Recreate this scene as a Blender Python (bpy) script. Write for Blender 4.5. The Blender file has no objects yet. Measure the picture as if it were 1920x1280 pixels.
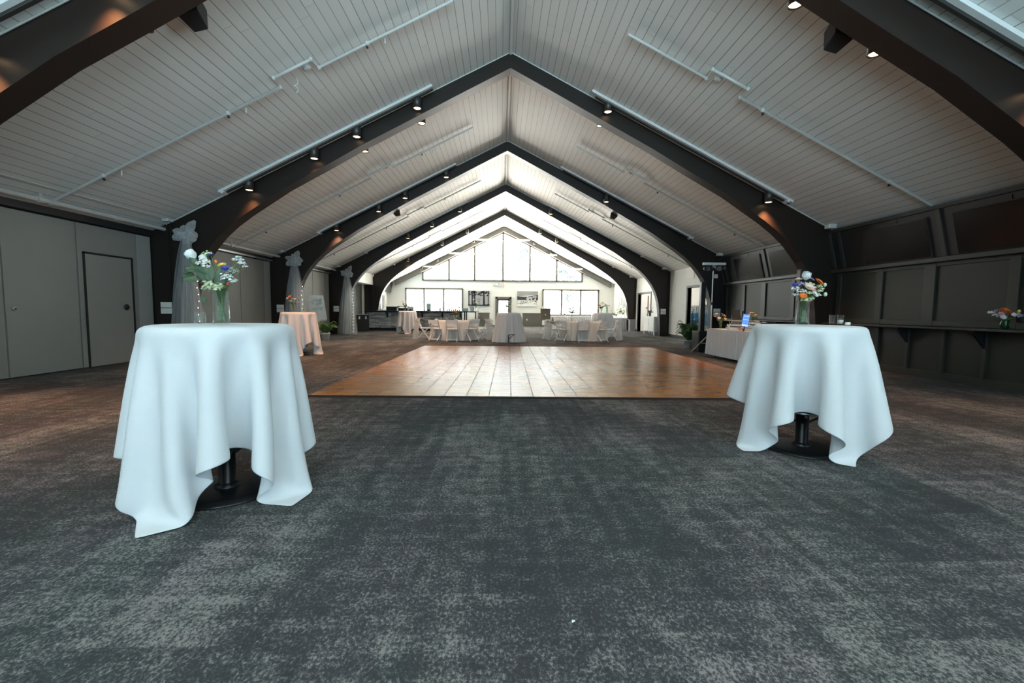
import bpy, math, random
import numpy as np
from mathutils import Vector, Matrix
R_ = random.Random(7)
SC = bpy.context.scene
COL = SC.collection
# ---------------------------------------------------------------- camera
F_PX, YAW, PITCH, ROLL = 823.2, .0257, .0723, .0091
cam = bpy.data.cameras.new('camera'); cam_o = bpy.data.objects.new('camera', cam); COL.objects.link(cam_o)
cam.sensor_width = 36; cam.lens = F_PX/1920*36; cam.clip_start = .05; cam.clip_end = 400
Fv = Vector((math.sin(YAW)*math.cos(PITCH), math.cos(YAW)*math.cos(PITCH), -math.sin(PITCH)))
Rv = Vector((math.cos(YAW), -math.sin(YAW), 0)); Uv = Rv.cross(Fv)
R2 = Rv*math.cos(ROLL)+Uv*math.sin(ROLL); U2 = Uv*math.cos(ROLL)-Rv*math.sin(ROLL)
cam_o.matrix_world = Matrix(((R2.x, U2.x, -Fv.x, 0), (R2.y, U2.y, -Fv.y, 0), (R2.z, U2.z, -Fv.z, 1.2), (0, 0, 0, 1)))
SC.camera = cam_o
# ---------------------------------------------------------------- exposure, sky, daylight
SC.view_settings.view_transform = 'Standard'; SC.view_settings.look = 'None'
SC.view_settings.gamma = 1; SC.view_settings.use_curve_mapping = False
SC.view_settings.exposure = 0.70
SC.cycles.max_bounces = 7; SC.cycles.diffuse_bounces = 4; SC.cycles.glossy_bounces = 3
SC.cycles.transparent_max_bounces = 24; SC.cycles.transmission_bounces = 4
SC.cycles.caustics_reflective = False; SC.cycles.caustics_refractive = False
SC.cycles.sample_clamp_indirect = 6
SKY = 22.0
world = bpy.data.worlds.new('sky'); SC.world = world; world.use_nodes = True
wn = world.node_tree.nodes; wl = world.node_tree.links
tc = wn.new('ShaderNodeTexCoord'); sx = wn.new('ShaderNodeSeparateXYZ'); mr = wn.new('ShaderNodeMapRange')
mr.inputs['From Min'].default_value = -1; mr.inputs['From Max'].default_value = 1
rp = wn.new('ShaderNodeValToRGB'); re_ = rp.color_ramp.elements   # cool overcast behind, brightest to the sides, paler ahead
re_[0].position = .15; re_[0].color = (.082, .138, .185, 1); re_[1].position = .985; re_[1].color = (.23, .245, .255, 1)
for pos, c in ((.36, (.18, .26, .32)), (.50, (.84, .84, .825)), (.74, (.78, .80, .80)), (.90, (.46, .49, .49))):
    e_ = re_.new(pos); e_.color = (*c, 1)
wl.new(tc.outputs['Generated'], sx.inputs[0]); wl.new(sx.outputs['Y'], mr.inputs['Value']); wl.new(mr.outputs[0], rp.inputs['Fac'])
gr = wn.new('ShaderNodeMapRange'); gr.inputs['From Min'].default_value = -.22; gr.inputs['From Max'].default_value = .04; wl.new(sx.outputs['Z'], gr.inputs['Value'])
wm = wn.new('ShaderNodeMix'); wm.data_type = 'RGBA'; wm.inputs[6].default_value = (1.17, 1.0, .88, 1); wm.inputs[7].default_value = (1, 1, 1, 1); wl.new(gr.outputs[0], wm.inputs[0])
wx = wn.new('ShaderNodeMix'); wx.data_type = 'RGBA'; wx.blend_type = 'MULTIPLY'; wx.inputs[0].default_value = 1; wl.new(rp.outputs['Color'], wx.inputs[6]); wl.new(wm.outputs[2], wx.inputs[7])
wl.new(wx.outputs[2], wn['Background'].inputs['Color']); zr = wn.new('ShaderNodeMapRange'); zr.inputs['From Min'].default_value = -.22; zr.inputs['From Max'].default_value = .04
zr.inputs['To Min'].default_value = 4.3*SKY; zr.inputs['To Max'].default_value = .66*SKY   # bright glow added below the horizon to light the ceiling, cloud above
wl.new(sx.outputs['Z'], zr.inputs['Value']); wl.new(zr.outputs[0], wn['Background'].inputs['Strength'])
def portal(x, y, z, w, h, rot):
    l = bpy.data.lights.new('daylight_portal', 'AREA'); l.shape = 'RECTANGLE'; l.size = w; l.size_y = h
    l.cycles.is_portal = True
    o = bpy.data.objects.new('daylight_portal', l); o.location = (x, y, z); o.rotation_euler = rot; COL.objects.link(o)
portal(.1, 31.45, 4.9, 11.4, 3.5, (-math.pi/2, 0, 0))
portal(-4.7, 31.45, 1.85, 4.1, 1.7, (-math.pi/2, 0, 0))
portal(4.95, 31.45, 1.75, 4.1, 1.9, (-math.pi/2, 0, 0))
portal(.18, -6.25, 1.75, 13.2, 2.3, (math.pi/2, 0, 0))
portal(.18, -6.25, 4.2, 7.2, 1.9, (math.pi/2, 0, 0))
portal(8.25, -2.6, 1.7, 5.0, 2.0, (math.pi/2, 0, math.pi/2))
portal(8.25, 29.05, 1.55, 1.6, 1.2, (math.pi/2, 0, math.pi/2))
portal(8.25, 27.3, 1.35, 1.9, 2.3, (math.pi/2, 0, math.pi/2))
portal(-8.25, 27.35, 1.35, 2.0, 2.3, (math.pi/2, 0, -math.pi/2))
# ---------------------------------------------------------------- helpers
def node_mat(name): 
    m = bpy.data.materials.new(name); m.use_nodes = True
    return m, m.node_tree.nodes, m.node_tree.links, m.node_tree.nodes['Principled BSDF']
def mat(name, col, rough=.6, metal=0, var=.06, scale=12, bump=0, emit=None, es=0, spec=None, sheen=0):
    m, n, l, b = node_mat(name)
    b.inputs['Roughness'].default_value = rough; b.inputs['Metallic'].default_value = metal
    if spec is not None: b.inputs['Specular IOR Level'].default_value = spec
    if sheen: b.inputs['Sheen Weight'].default_value = sheen
    t = n.new('ShaderNodeTexCoord'); nz = n.new('ShaderNodeTexNoise'); nz.inputs['Scale'].default_value = scale; nz.inputs['Detail'].default_value = 4
    l.new(t.outputs['Object'], nz.inputs['Vector'])
    mx = n.new('ShaderNodeMix'); mx.data_type = 'RGBA'
    c = Vector(col[:3])
    mx.inputs[6].default_value = (*(c*(1-var)), 1); mx.inputs[7].default_value = (*[min(1, q*(1+var)) for q in c], 1)
    l.new(nz.outputs['Fac'], mx.inputs[0]); l.new(mx.outputs[2], b.inputs['Base Color'])
    if bump:
        bp = n.new('ShaderNodeBump'); bp.inputs['Strength'].default_value = bump; bp.inputs['Distance'].default_value = .01
        l.new(nz.outputs['Fac'], bp.inputs['Height']); l.new(bp.outputs[0], b.inputs['Normal'])
    if emit:
        b.inputs['Emission Color'].default_value = (*emit, 1); b.inputs['Emission Strength'].default_value = es
    return m
def glass_mat(name, tint=(1, 1, 1), gloss=.9):
    m, n, l, b = node_mat(name); n.remove(b); out = n['Material Output']
    tr = n.new('ShaderNodeBsdfTransparent'); tr.inputs[0].default_value = (*tint, 1)
    gl = n.new('ShaderNodeBsdfGlossy'); gl.inputs['Roughness'].default_value = .03
    fr = n.new('ShaderNodeLayerWeight'); fr.inputs['Blend'].default_value = .5
    pw = n.new('ShaderNodeMath'); pw.operation = 'POWER'; pw.inputs[1].default_value = 2.6; l.new(fr.outputs['Facing'], pw.inputs[0])
    mu = n.new('ShaderNodeMath'); mu.operation = 'MULTIPLY_ADD'; mu.inputs[1].default_value = gloss*.8; mu.inputs[2].default_value = .03
    ms = n.new('ShaderNodeMixShader'); l.new(pw.outputs[0], mu.inputs[0]); l.new(mu.outputs[0], ms.inputs[0]); l.new(tr.outputs[0], ms.inputs[1]); l.new(gl.outputs[0], ms.inputs[2])
    l.new(ms.outputs[0], out.inputs['Surface']); return m
def sheer_mat(name, col, alpha):
    m, n, l, b = node_mat(name); n.remove(b); out = n['Material Output']
    tr = n.new('ShaderNodeBsdfTransparent'); df = n.new('ShaderNodeBsdfDiffuse'); tl = n.new('ShaderNodeBsdfTranslucent')
    df.inputs[0].default_value = (*col, 1); tl.inputs[0].default_value = (*col, 1)
    lw = n.new('ShaderNodeLayerWeight'); lw.inputs[0].default_value = .35
    ma = n.new('ShaderNodeMath'); ma.operation = 'MULTIPLY_ADD'; ma.inputs[1].default_value = .6; ma.inputs[2].default_value = alpha; ma.use_clamp = True
    a = n.new('ShaderNodeMixShader'); a.inputs[0].default_value = .5; ms = n.new('ShaderNodeMixShader')
    l.new(lw.outputs['Facing'], ma.inputs[0]); l.new(df.outputs[0], a.inputs[1]); l.new(tl.outputs[0], a.inputs[2])
    l.new(ma.outputs[0], ms.inputs[0]); l.new(tr.outputs[0], ms.inputs[1]); l.new(a.outputs[0], ms.inputs[2]); l.new(ms.outputs[0], out.inputs['Surface'])
    return m
class MB:
    """collects shapes, builds ONE mesh object"""
    def __init__(s): s.v = []; s.f = []; s.sm = []
    def add(s, v, f, smooth=False):
        k = len(s.v); s.v += [tuple(p) for p in v]; s.f += [tuple(i+k for i in q) for q in f]; s.sm += [smooth]*len(f); return s
    def box(s, x0, x1, y0, y1, z0, z1, M=None):
        v = [Vector((x, y, z)) for x in (x0, x1) for y in (y0, y1) for z in (z0, z1)]
        if M is not None: v = [M @ p for p in v]
        return s.add(v, [(0, 1, 3, 2), (4, 6, 7, 5), (0, 4, 5, 1), (2, 3, 7, 6), (0, 2, 6, 4), (1, 5, 7, 3)])
    def cbox(s, c, d, M=None):
        return s.box(c[0]-d[0]/2, c[0]+d[0]/2, c[1]-d[1]/2, c[1]+d[1]/2, c[2]-d[2]/2, c[2]+d[2]/2, M)
    def tube(s, path, r, n=10, cap=True, smooth=True, closed=False):
        P = [Vector(p) for p in path]; rr = r if isinstance(r, (list, tuple)) else [r]*len(P); v = []; f = []
        up = None; m = len(P)
        for i, p in enumerate(P):
            if closed: t = (P[(i+1) % m]-P[i-1]).normalized()
            else: t = (P[min(i+1, m-1)]-P[max(i-1, 0)]).normalized()
            if up is None:
                up = Vector((0, 0, 1)) if abs(t.z) < .9 else Vector((1, 0, 0))
            a = t.cross(up).normalized(); b = a.cross(t).normalized(); up = b
            for k in range(n):
                q = 2*math.pi*k/n; v.append(p+(a*math.cos(q)+b*math.sin(q))*rr[i])
        for i in range(m if closed else m-1):
            j = (i+1) % m
            for k in range(n): f.append((i*n+k, i*n+(k+1) % n, j*n+(k+1) % n, j*n+k))
        s.add(v, f, smooth)
        if cap and not closed:
            s.add(v[:n], [tuple(range(n-1, -1, -1))]); s.add(v[-n:], [tuple(range(n))])
        return s
    def lathe(s, prof, c=(0, 0, 0), n=24, M=None, fn=None, smooth=True):
        v = []; f = []
        for (r, z) in prof:
            for k in range(n):
                a = 2*math.pi*k/n; q = r*(fn(a, z) if fn else 1)
                p = Vector((q*math.cos(a), q*math.sin(a), z))
                v.append((M @ p if M is not None else p)+Vector(c))
        m = len(prof)
        for i in range(m-1):
            for k in range(n): f.append((i*n+k, i*n+(k+1) % n, (i+1)*n+(k+1) % n, (i+1)*n+k))
        return s.add(v, f, smooth)
    def ball(s, c, r, n=8, sq=1):
        pr = [(max(1e-4, r*math.sin(math.pi*i/n)), -r*sq*math.cos(math.pi*i/n)) for i in range(n+1)]
        return s.lathe(pr, c, n+2)
    def grid(s, fn, nu, nv, smooth=True, wrap=False):
        v = [fn(i/nu, j/nv) for i in range(nu+1) for j in range(nv+1)]
        f = [(i*(nv+1)+j, (i+1)*(nv+1)+j, (i+1)*(nv+1)+j+1, i*(nv+1)+j+1) for i in range(nu) for j in range(nv)]
        return s.add(v, f, smooth)
    def prism(s, pts, y0, y1, ax='y'):
        """polygon in the plane across an axis, extruded along it"""
        def P(a, b, t): return {'y': (a, t, b), 'x': (t, a, b), 'z': (a, b, t)}[ax]
        n = len(pts); v = [P(a, b, y0) for a, b in pts]+[P(a, b, y1) for a, b in pts]
        return s.add(v, [tuple(range(n)), tuple(range(2*n-1, n-1, -1))]+[(i, i+n, (i+1) % n+n, (i+1) % n) for i in range(n)])
    def xf(s, M): s.v = [tuple(M @ Vector(p)) for p in s.v]; return s
    def build(s, name, m, parent=None, bevel=0, loc=None):
        me = bpy.data.meshes.new(name); me.from_pydata(s.v, [], s.f); me.materials.append(m)
        me.polygons.foreach_set('use_smooth', s.sm); me.update()
        o = bpy.data.objects.new(name, me); COL.objects.link(o)
        if parent: o.parent = parent
        if loc: o.location = loc
        if bevel:
            b = o.modifiers.new('bevel', 'BEVEL'); b.width = bevel; b.segments = 2; b.limit_method = 'ANGLE'
        return o
def tag(o, label, cat=None, group=None, kind=None):
    o['label'] = label
    if cat: o['category'] = cat
    if group: o['group'] = group
    if kind: o['kind'] = kind
    return o
def thing(name, label, cat, loc=(0, 0, 0), rz=0, group=None):
    o = bpy.data.objects.new(name, None); COL.objects.link(o); o.location = loc; o.rotation_euler = (0, 0, rz); o.empty_display_size = .1
    return tag(o, label, cat, group)
def kids(o): return [c for c in COL.objects if c.parent == o]
def dup(root, loc, rz, label, group=None):
    r = root.copy(); COL.objects.link(r); r.location = loc; r.rotation_euler = (0, 0, rz); r['label'] = label
    if group: r['group'] = group
    for ch in list(root.children):
        c = ch.copy(); COL.objects.link(c); c.parent = r
        if c.type == 'LIGHT': pass
        for g in list(ch.children):
            d = g.copy(); COL.objects.link(d); d.parent = c
    return r
def struct(mb, name, m, label, bevel=0): return tag(mb.build(name, m, bevel=bevel), label, 'building', kind='structure')
# ---------------------------------------------------------------- materials
def ceiling_mat():
    m, n, l, b = node_mat('painted_boards'); b.inputs['Roughness'].default_value = .55
    t = n.new('ShaderNodeTexCoord'); s = n.new('ShaderNodeSeparateXYZ'); l.new(t.outputs['Object'], s.inputs[0])
    def M(op, a, bb=None, c=None):
        q = n.new('ShaderNodeMath'); q.operation = op
        for i, x in enumerate((a, bb, c)):
            if x is None: continue
            if isinstance(x, (int, float)): q.inputs[i].default_value = x
            else: l.new(x, q.inputs[i])
        return q.outputs[0]
    u = M('DIVIDE', s.outputs['X'], .142); fl = M('FLOOR', u); fr = M('FRACT', u)
    d = M('ABSOLUTE', M('SUBTRACT', fr, .5)); groove = M('GREATER_THAN', d, .462)
    wn_ = n.new('ShaderNodeTexWhiteNoise'); wn_.noise_dimensions = '1D'; l.new(fl, wn_.inputs['W'])
    v = M('ADD', M('DIVIDE', s.outputs['Y'], 3.9), M('MULTIPLY', wn_.outputs['Value'], 7.3)); vf = M('FRACT', v)
    joint = M('LESS_THAN', vf, .0035)
    wn2 = n.new('ShaderNodeTexWhiteNoise'); wn2.noise_dimensions = '2D'; cb = n.new('ShaderNodeCombineXYZ'); l.new(fl, cb.inputs[0]); l.new(M('FLOOR', v), cb.inputs[1]); l.new(cb.outputs[0], wn2.inputs['Vector'])
    dark = M('MAXIMUM', M('MULTIPLY', groove, M('ADD', M('MULTIPLY', wn2.outputs['Value'], .45), .45)), M('MULTIPLY', joint, .22))
    val = M('MULTIPLY', M('ADD', M('MULTIPLY', wn2.outputs['Value'], .07), .95), M('SUBTRACT', 1, M('MULTIPLY', dark, .8)))
    vm = n.new('ShaderNodeVectorMath'); vm.operation = 'SCALE'; vm.inputs[0].default_value = (.73, .73, .69); l.new(val, vm.inputs['Scale']); l.new(vm.outputs[0], b.inputs['Base Color'])
    bp = n.new('ShaderNodeBump'); bp.inputs['Strength'].default_value = .5; bp.inputs['Distance'].default_value = .01; l.new(M('MULTIPLY', dark, -1), bp.inputs['Height']); l.new(bp.outputs[0], b.inputs['Normal'])
    return m
def carpet_mat():
    m, n, l, b = node_mat('heathered_carpet'); b.inputs['Roughness'].default_value = .95; b.inputs['Specular IOR Level'].default_value = .15
    t = n.new('ShaderNodeTexCoord')
    def mapn(sc, loc=(0, 0, 0)):
        q = n.new('ShaderNodeMapping'); q.inputs['Scale'].default_value = sc; q.inputs['Location'].default_value = loc; l.new(t.outputs['Object'], q.inputs[0]); return q.outputs[0]
    def noise(vec, scale, det=3, ro=.55):
        q = n.new('ShaderNodeTexNoise'); q.inputs['Scale'].default_value = scale; q.inputs['Detail'].default_value = det; q.inputs['Roughness'].default_value = ro; l.new(vec, q.inputs['Vector']); return q.outputs['Fac']
    def M(op, a, bb=None, c=None, clamp=False):
        q = n.new('ShaderNodeMath'); q.operation = op; q.use_clamp = clamp
        for i, x in enumerate((a, bb, c)):
            if x is None: continue
            if isinstance(x, (int, float)): q.inputs[i].default_value = x
            else: l.new(x, q.inputs[i])
        return q.outputs[0]
    fine = noise(mapn((1, .75, 1)), 75, 3, .8); streak = noise(mapn((13, 1.1, 1)), 1, 3, .6); patch = noise(mapn((1, .55, 1), (3, 8, 0)), 1.25, 4, .6); mid = noise(mapn((1, 1, 1)), 9, 4, .7); cross = noise(mapn((1.5, 14, 1)), 1, 2, .5)
    # tiles half a metre wide and a metre long, each laid with its own shade
    sp = n.new('ShaderNodeSeparateXYZ'); l.new(t.outputs['Object'], sp.inputs[0])
    cb = n.new('ShaderNodeCombineXYZ'); l.new(M('FLOOR', M('DIVIDE', sp.outputs['X'], .5)), cb.inputs[0]); l.new(M('FLOOR', M('ADD', M('DIVIDE', sp.outputs['Y'], 1.0), M('MULTIPLY', M('FLOOR', M('DIVIDE', sp.outputs['X'], .5)), .5))), cb.inputs[1])
    wt = n.new('ShaderNodeTexWhiteNoise'); wt.noise_dimensions = '2D'; l.new(cb.outputs[0], wt.inputs['Vector'])
    s = M('ADD', M('MULTIPLY', M('SUBTRACT', fine, .5), 3.3), M('MULTIPLY', M('SUBTRACT', streak, .5), .75))
    s = M('ADD', s, M('MULTIPLY', M('SUBTRACT', patch, .5), 1.15)); s = M('ADD', s, M('MULTIPLY', M('SUBTRACT', mid, .5), 1.3)); s = M('ADD', s, M('MULTIPLY', M('SUBTRACT', cross, .5), .6))
    s = M('ADD', s, M('MULTIPLY', M('SUBTRACT', wt.outputs['Value'], .5), .28))
    fac = M('MULTIPLY_ADD', s, 1.25, .36, True)
    rp = n.new('ShaderNodeValToRGB'); e = rp.color_ramp.elements
    e[0].position = .0; e[0].color = (.044, .046, .048, 1); e[1].position = 1; e[1].color = (.25, .235, .225, 1)
    q = e.new(.38); q.color = (.062, .066, .068, 1); q = e.new(.7); q.color = (.135, .132, .128, 1)
    l.new(fac, rp.inputs[0])
    mx = n.new('ShaderNodeMix'); mx.data_type = 'RGBA'; mx.blend_type = 'MULTIPLY'; mx.inputs[0].default_value = 1
    rp2 = n.new('ShaderNodeValToRGB'); e = rp2.color_ramp.elements; e[0].position = .35; e[0].color = (.93, 1.0, .97, 1); e[1].position = .62; e[1].color = (1.04, .98, 1.02, 1)
    l.new(noise(mapn((1, .4, 1), (9, 2, 0)), 1.7, 3, .6), rp2.inputs[0]); l.new(rp.outputs[0], mx.inputs[6]); l.new(rp2.outputs[0], mx.inputs[7]); l.new(mx.outputs[2], b.inputs['Base Color'])
    bp = n.new('ShaderNodeBump'); bp.inputs['Strength'].default_value = .5; bp.inputs['Distance'].default_value = .006; l.new(fine, bp.inputs['Height']); l.new(bp.outputs[0], b.inputs['Normal'])
    return m
def parquet_mat():
    m, n, l, b = node_mat('parquet_panels'); b.inputs['Roughness'].default_value = .2; b.inputs['Specular IOR Level'].default_value = .55
    t = n.new('ShaderNodeTexCoord'); s = n.new('ShaderNodeSeparateXYZ'); l.new(t.outputs['Object'], s.inputs[0])
    def M(op, a, bb=None, c=None):
        q = n.new('ShaderNodeMath'); q.operation = op
        for i, x in enumerate((a, bb, c)):
            if x is None: continue
            if isinstance(x, (int, float)): q.inputs[i].default_value = x
            else: l.new(x, q.inputs[i])
        return q.outputs[0]
    ux = M('DIVIDE', s.outputs['X'], .305); uy = M('DIVIDE', s.outputs['Y'], .305)
    ex = M('ABSOLUTE', M('SUBTRACT', M('FRACT', ux), .5)); ey = M('ABSOLUTE', M('SUBTRACT', M('FRACT', uy), .5))
    seam = M('MAXIMUM', M('GREATER_THAN', ex, .485), M('MULTIPLY', M('GREATER_THAN', ey, .489), .4))
    st = M('DIVIDE', s.outputs['Y'], .0508); strip = M('GREATER_THAN', M('ABSOLUTE', M('SUBTRACT', M('FRACT', st), .5)), .46)
    cb = n.new('ShaderNodeCombineXYZ'); l.new(M('FLOOR', ux), cb.inputs[0]); l.new(M('FLOOR', uy), cb.inputs[1])
    w1 = n.new('ShaderNodeTexWhiteNoise'); w1.noise_dimensions = '2D'; l.new(cb.outputs[0], w1.inputs['Vector'])
    cb2 = n.new('ShaderNodeCombineXYZ'); l.new(M('FLOOR', M('MULTIPLY', ux, 2)), cb2.inputs[0]); l.new(M('FLOOR', st), cb2.inputs[1])
    w2 = n.new('ShaderNodeTexWhiteNoise'); w2.noise_dimensions = '2D'; l.new(cb2.outputs[0], w2.inputs['Vector'])
    mp = n.new('ShaderNodeMapping'); mp.inputs['Scale'].default_value = (3, 40, 1); l.new(t.outputs['Object'], mp.inputs[0])
    nz = n.new('ShaderNodeTexNoise'); nz.inputs['Scale'].default_value = 1.5; nz.inputs['Detail'].default_value = 5; l.new(mp.outputs[0], nz.inputs['Vector'])
    f = M('ADD', M('MULTIPLY', w1.outputs['Value'], .3), M('ADD', M('MULTIPLY', w2.outputs['Value'], .35), M('MULTIPLY', nz.outputs['Fac'], .4)))
    rp = n.new('ShaderNodeValToRGB'); e = rp.color_ramp.elements; e[0].position = .2; e[0].color = (.25, .105, .032, 1); e[1].position = .85; e[1].color = (.46, .225, .072, 1); l.new(f, rp.inputs[0])
    dk = M('SUBTRACT', 1, M('MAXIMUM', M('MULTIPLY', seam, .93), M('MULTIPLY', strip, .22)))
    vm = n.new('ShaderNodeVectorMath'); vm.operation = 'SCALE'; l.new(rp.outputs[0], vm.inputs[0]); l.new(dk, vm.inputs['Scale']); l.new(vm.outputs[0], b.inputs['Base Color'])
    n2 = n.new('ShaderNodeTexNoise'); n2.inputs['Scale'].default_value = 1.2; n2.inputs['Detail'].default_value = 5; l.new(t.outputs['Object'], n2.inputs['Vector'])
    ro = n.new('ShaderNodeMapRange'); ro.inputs['To Min'].default_value = .21; ro.inputs['To Max'].default_value = .29; l.new(n2.outputs['Fac'], ro.inputs['Value'])
    l.new(M('ADD', ro.outputs[0], M('MULTIPLY', seam, .4)), b.inputs['Roughness'])
    bp = n.new('ShaderNodeBump'); bp.inputs['Strength'].default_value = .1; bp.inputs['Distance'].default_value = .001; l.new(M('MULTIPLY', seam, -1), bp.inputs['Height'])
    return m
def ledger_mat():
    m, n, l, b = node_mat('ledger_stone'); b.inputs['Roughness'].default_value = .8
    t = n.new('ShaderNodeTexCoord'); s = n.new('ShaderNodeSeparateXYZ'); c = n.new('ShaderNodeCombineXYZ'); l.new(t.outputs['Object'], s.inputs[0]); l.new(s.outputs['X'], c.inputs[0]); l.new(s.outputs['Z'], c.inputs[1])
    nz = n.new('ShaderNodeTexNoise'); nz.inputs['Scale'].default_value = 2.5; l.new(c.outputs[0], nz.inputs['Vector'])
    ad = n.new('ShaderNodeVectorMath'); ad.operation = 'MULTIPLY_ADD'; ad.inputs[1].default_value = (.1, .1, 0); l.new(nz.outputs['Color'], ad.inputs[0]); l.new(c.outputs[0], ad.inputs[2])
    br = n.new('ShaderNodeTexBrick'); br.inputs['Scale'].default_value = 1; br.inputs['Brick Width'].default_value = .34; br.inputs['Row Height'].default_value = .055; br.inputs['Mortar Size'].default_value = .007
    br.inputs['Color1'].default_value = (.22, .22, .21, 1); br.inputs['Color2'].default_value = (.95, .94, .90, 1); br.inputs['Mortar'].default_value = (.02, .02, .02, 1); br.offset = .37; l.new(ad.outputs[0], br.inputs['Vector'])
    l.new(br.outputs['Color'], b.inputs['Base Color'])
    bp = n.new('ShaderNodeBump'); bp.inputs['Distance'].default_value = .02; l.new(br.outputs['Color'], bp.inputs['Height']); l.new(bp.outputs[0], b.inputs['Normal']); return m
MT = dict(
 ceil=ceiling_mat(), carpet=carpet_mat(), parquet=parquet_mat(), ledger=ledger_mat(),
 arch=mat('dark_bronze_paint', (.0165, .0105, .0078), .42, var=.1, scale=3, spec=.35),
 black=mat('matte_black', (.008, .008, .0085), .5), blackmetal=mat('black_metal', (.011, .0115, .013), .34, spec=.5),
 can=mat('bronze_can', (.03, .026, .022), .4), trackw=mat('white_track', (.62, .62, .6), .5), pipe=mat('painted_pipe', (.55, .55, .52), .45),
 partition=mat('grey_partition_vinyl', (.28, .28, .255), .6, var=.05, scale=2.5, bump=.05), partition_door=mat('grey_door_vinyl', (.295, .295, .27), .6, var=.05, scale=2),
 filler=mat('pale_filler_panel', (.36, .36, .34), .6), gap=mat('black_seal', (.012, .012, .013), .7), header=mat('charcoal_header', (.018, .018, .019), .55),
 olive=mat('dark_olive_wall', (.021, .022, .0165), .5, var=.06, scale=2), olive2=mat('dark_olive_trim', (.031, .031, .025), .45), tvface=mat('charcoal_soffit', (.014, .014, .014), .45),
 screen=mat('screen_glass', (.006, .006, .007), .16, spec=.5), bezel=mat('screen_bezel', (.01, .01, .01), .4),
 white=mat('white_wall', (.80, .79, .75), .7, var=.03, scale=2), farwhite=mat('warm_white_wall', (.84, .84, .79), .7, var=.03, scale=2), frame=mat('taupe_window_frame', (.095, .09, .075), .5),
 wains=mat('taupe_wainscot', (.075, .07, .058), .55), base=mat('charcoal_baseboard', (.03, .03, .03), .5), shade=mat('white_shade_box', (.8, .8, .77), .5),
 cloth=mat('white_tablecloth', (.76, .77, .78), .85, var=.02, scale=40, bump=.03, sheen=.2), clothw=mat('ivory_tablecloth', (.78, .74, .70), .85, var=.03, scale=30), blush=mat('blush_runner', (.78, .66, .58), .85),
 chairw=mat('white_resin', (.88, .88, .87), .4), seatw=mat('white_vinyl_pad', (.76, .76, .76), .5), chrome=mat('chrome', (.65, .66, .68), .18, metal=1), silver=mat('silver_metal', (.5, .5, .5), .35, metal=.8),
 glass=glass_mat('clear_glass', (.96, .98, .97)), greenglass=glass_mat('green_glass', (.55, .8, .65)), pane=glass_mat('window_glass', (.97, .99, .98), .6), water=glass_mat('vase_water', (.98, .99, .98), .08),
 tulle=sheer_mat('white_tulle', (.74, .74, .72), .30), tullebow=sheer_mat('gathered_tulle', (.84, .84, .82), .36),
 stem=mat('green_stem', (.09, .17, .05), .5), leaf=mat('dark_leaf', (.035, .075, .03), .45, var=.3), leafl=mat('fresh_leaf', (.10, .20, .06), .5, var=.3), fernm=mat('fern_leaf', (.05, .12, .035), .5, var=.4, scale=6),
 petw=mat('white_petal', (.80, .79, .74), .6), petpeach=mat('peach_petal', (.84, .62, .48), .6), petor=mat('orange_petal', (.80, .20, .03), .55), petblue=mat('blue_petal', (.03, .05, .30), .6), petlav=mat('lavender_petal', (.48, .38, .60), .6), petred=mat('red_petal', (.55, .06, .05), .55), petpink=mat('pink_petal', (.75, .32, .38), .6), petgreen=mat('green_white_floret', (.60, .66, .42), .6), petdry=mat('brown_seed_head', (.16, .10, .05), .7), petyel=mat('yellow_petal', (.8, .55, .12), .6),
 lamp=mat('lamp_lens', (.9, .6, .35), .4, emit=(1, .66, .36), es=5), bulb=mat('fairy_bulb', (1, .95, .85), .4, emit=(1, .95, .88), es=6),
 plate=mat('ivory_plate', (.86, .85, .78), .5), grey=mat('mid_grey', (.25, .25, .25), .5), red=mat('red_plastic', (.75, .1, .06), .5), gold=mat('amber_glassware', (.65, .38, .08), .3), wood=mat('brown_wood', (.22, .10, .045), .45),
 bluebin=mat('blue_crate', (.03, .22, .40), .5), greybin=mat('grey_crate', (.30, .31, .31), .6), teal=mat('pale_teal_print', (.55, .72, .70), .6), paper=mat('white_paper', (.8, .8, .78), .6), brownboard=mat('brown_board', (.12, .10, .075), .5),
 scrblue=mat('blue_display', (.05, .1, .3), .3, emit=(.08, .24, .80), es=.75), scrlight=mat('display_icons', (.5, .6, .8), .3, emit=(.35, .5, .9), es=.7), orange=mat('orange_cable', (.75, .13, .03), .5),
 grass=mat('lawn', (.10, .18, .05), .9, var=.3, scale=.6), bark=mat('tree_bark', (.12, .10, .08), .8), crown=mat('tree_foliage', (.13, .155, .145), .8, var=.5, scale=1.5),
)
# ---------------------------------------------------------------- the hall
RX, RZ, SL = .18, 7.0, .503
def ceil_z(x): return RZ-SL*abs(x-RX)
ARCH = [10.35+5.19*k for k in range(-2, 4)]      # front faces, from behind the camera to the far end
Y0, Y1 = -6.2, 31.3
fl = MB().box(-8.4, 8.4, Y0-.2, Y1+.2, -.1, 0); struct(fl, 'floor', MT['carpet'], 'heathered grey, green and blue carpet covering the whole hall')
for s, nm in ((-1, 'left'), (1, 'right')):
    xe = RX+s*8.4
    MBc = MB().prism([(RX, RZ), (xe, RZ-SL*8.4), (xe, RZ-SL*8.4+.2), (RX, RZ+.2)], Y0-.2, Y1+.3)
    struct(MBc, 'ceiling', MT['ceil'], 'white painted board ceiling, slope on the %s of the ridge' % nm)
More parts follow.
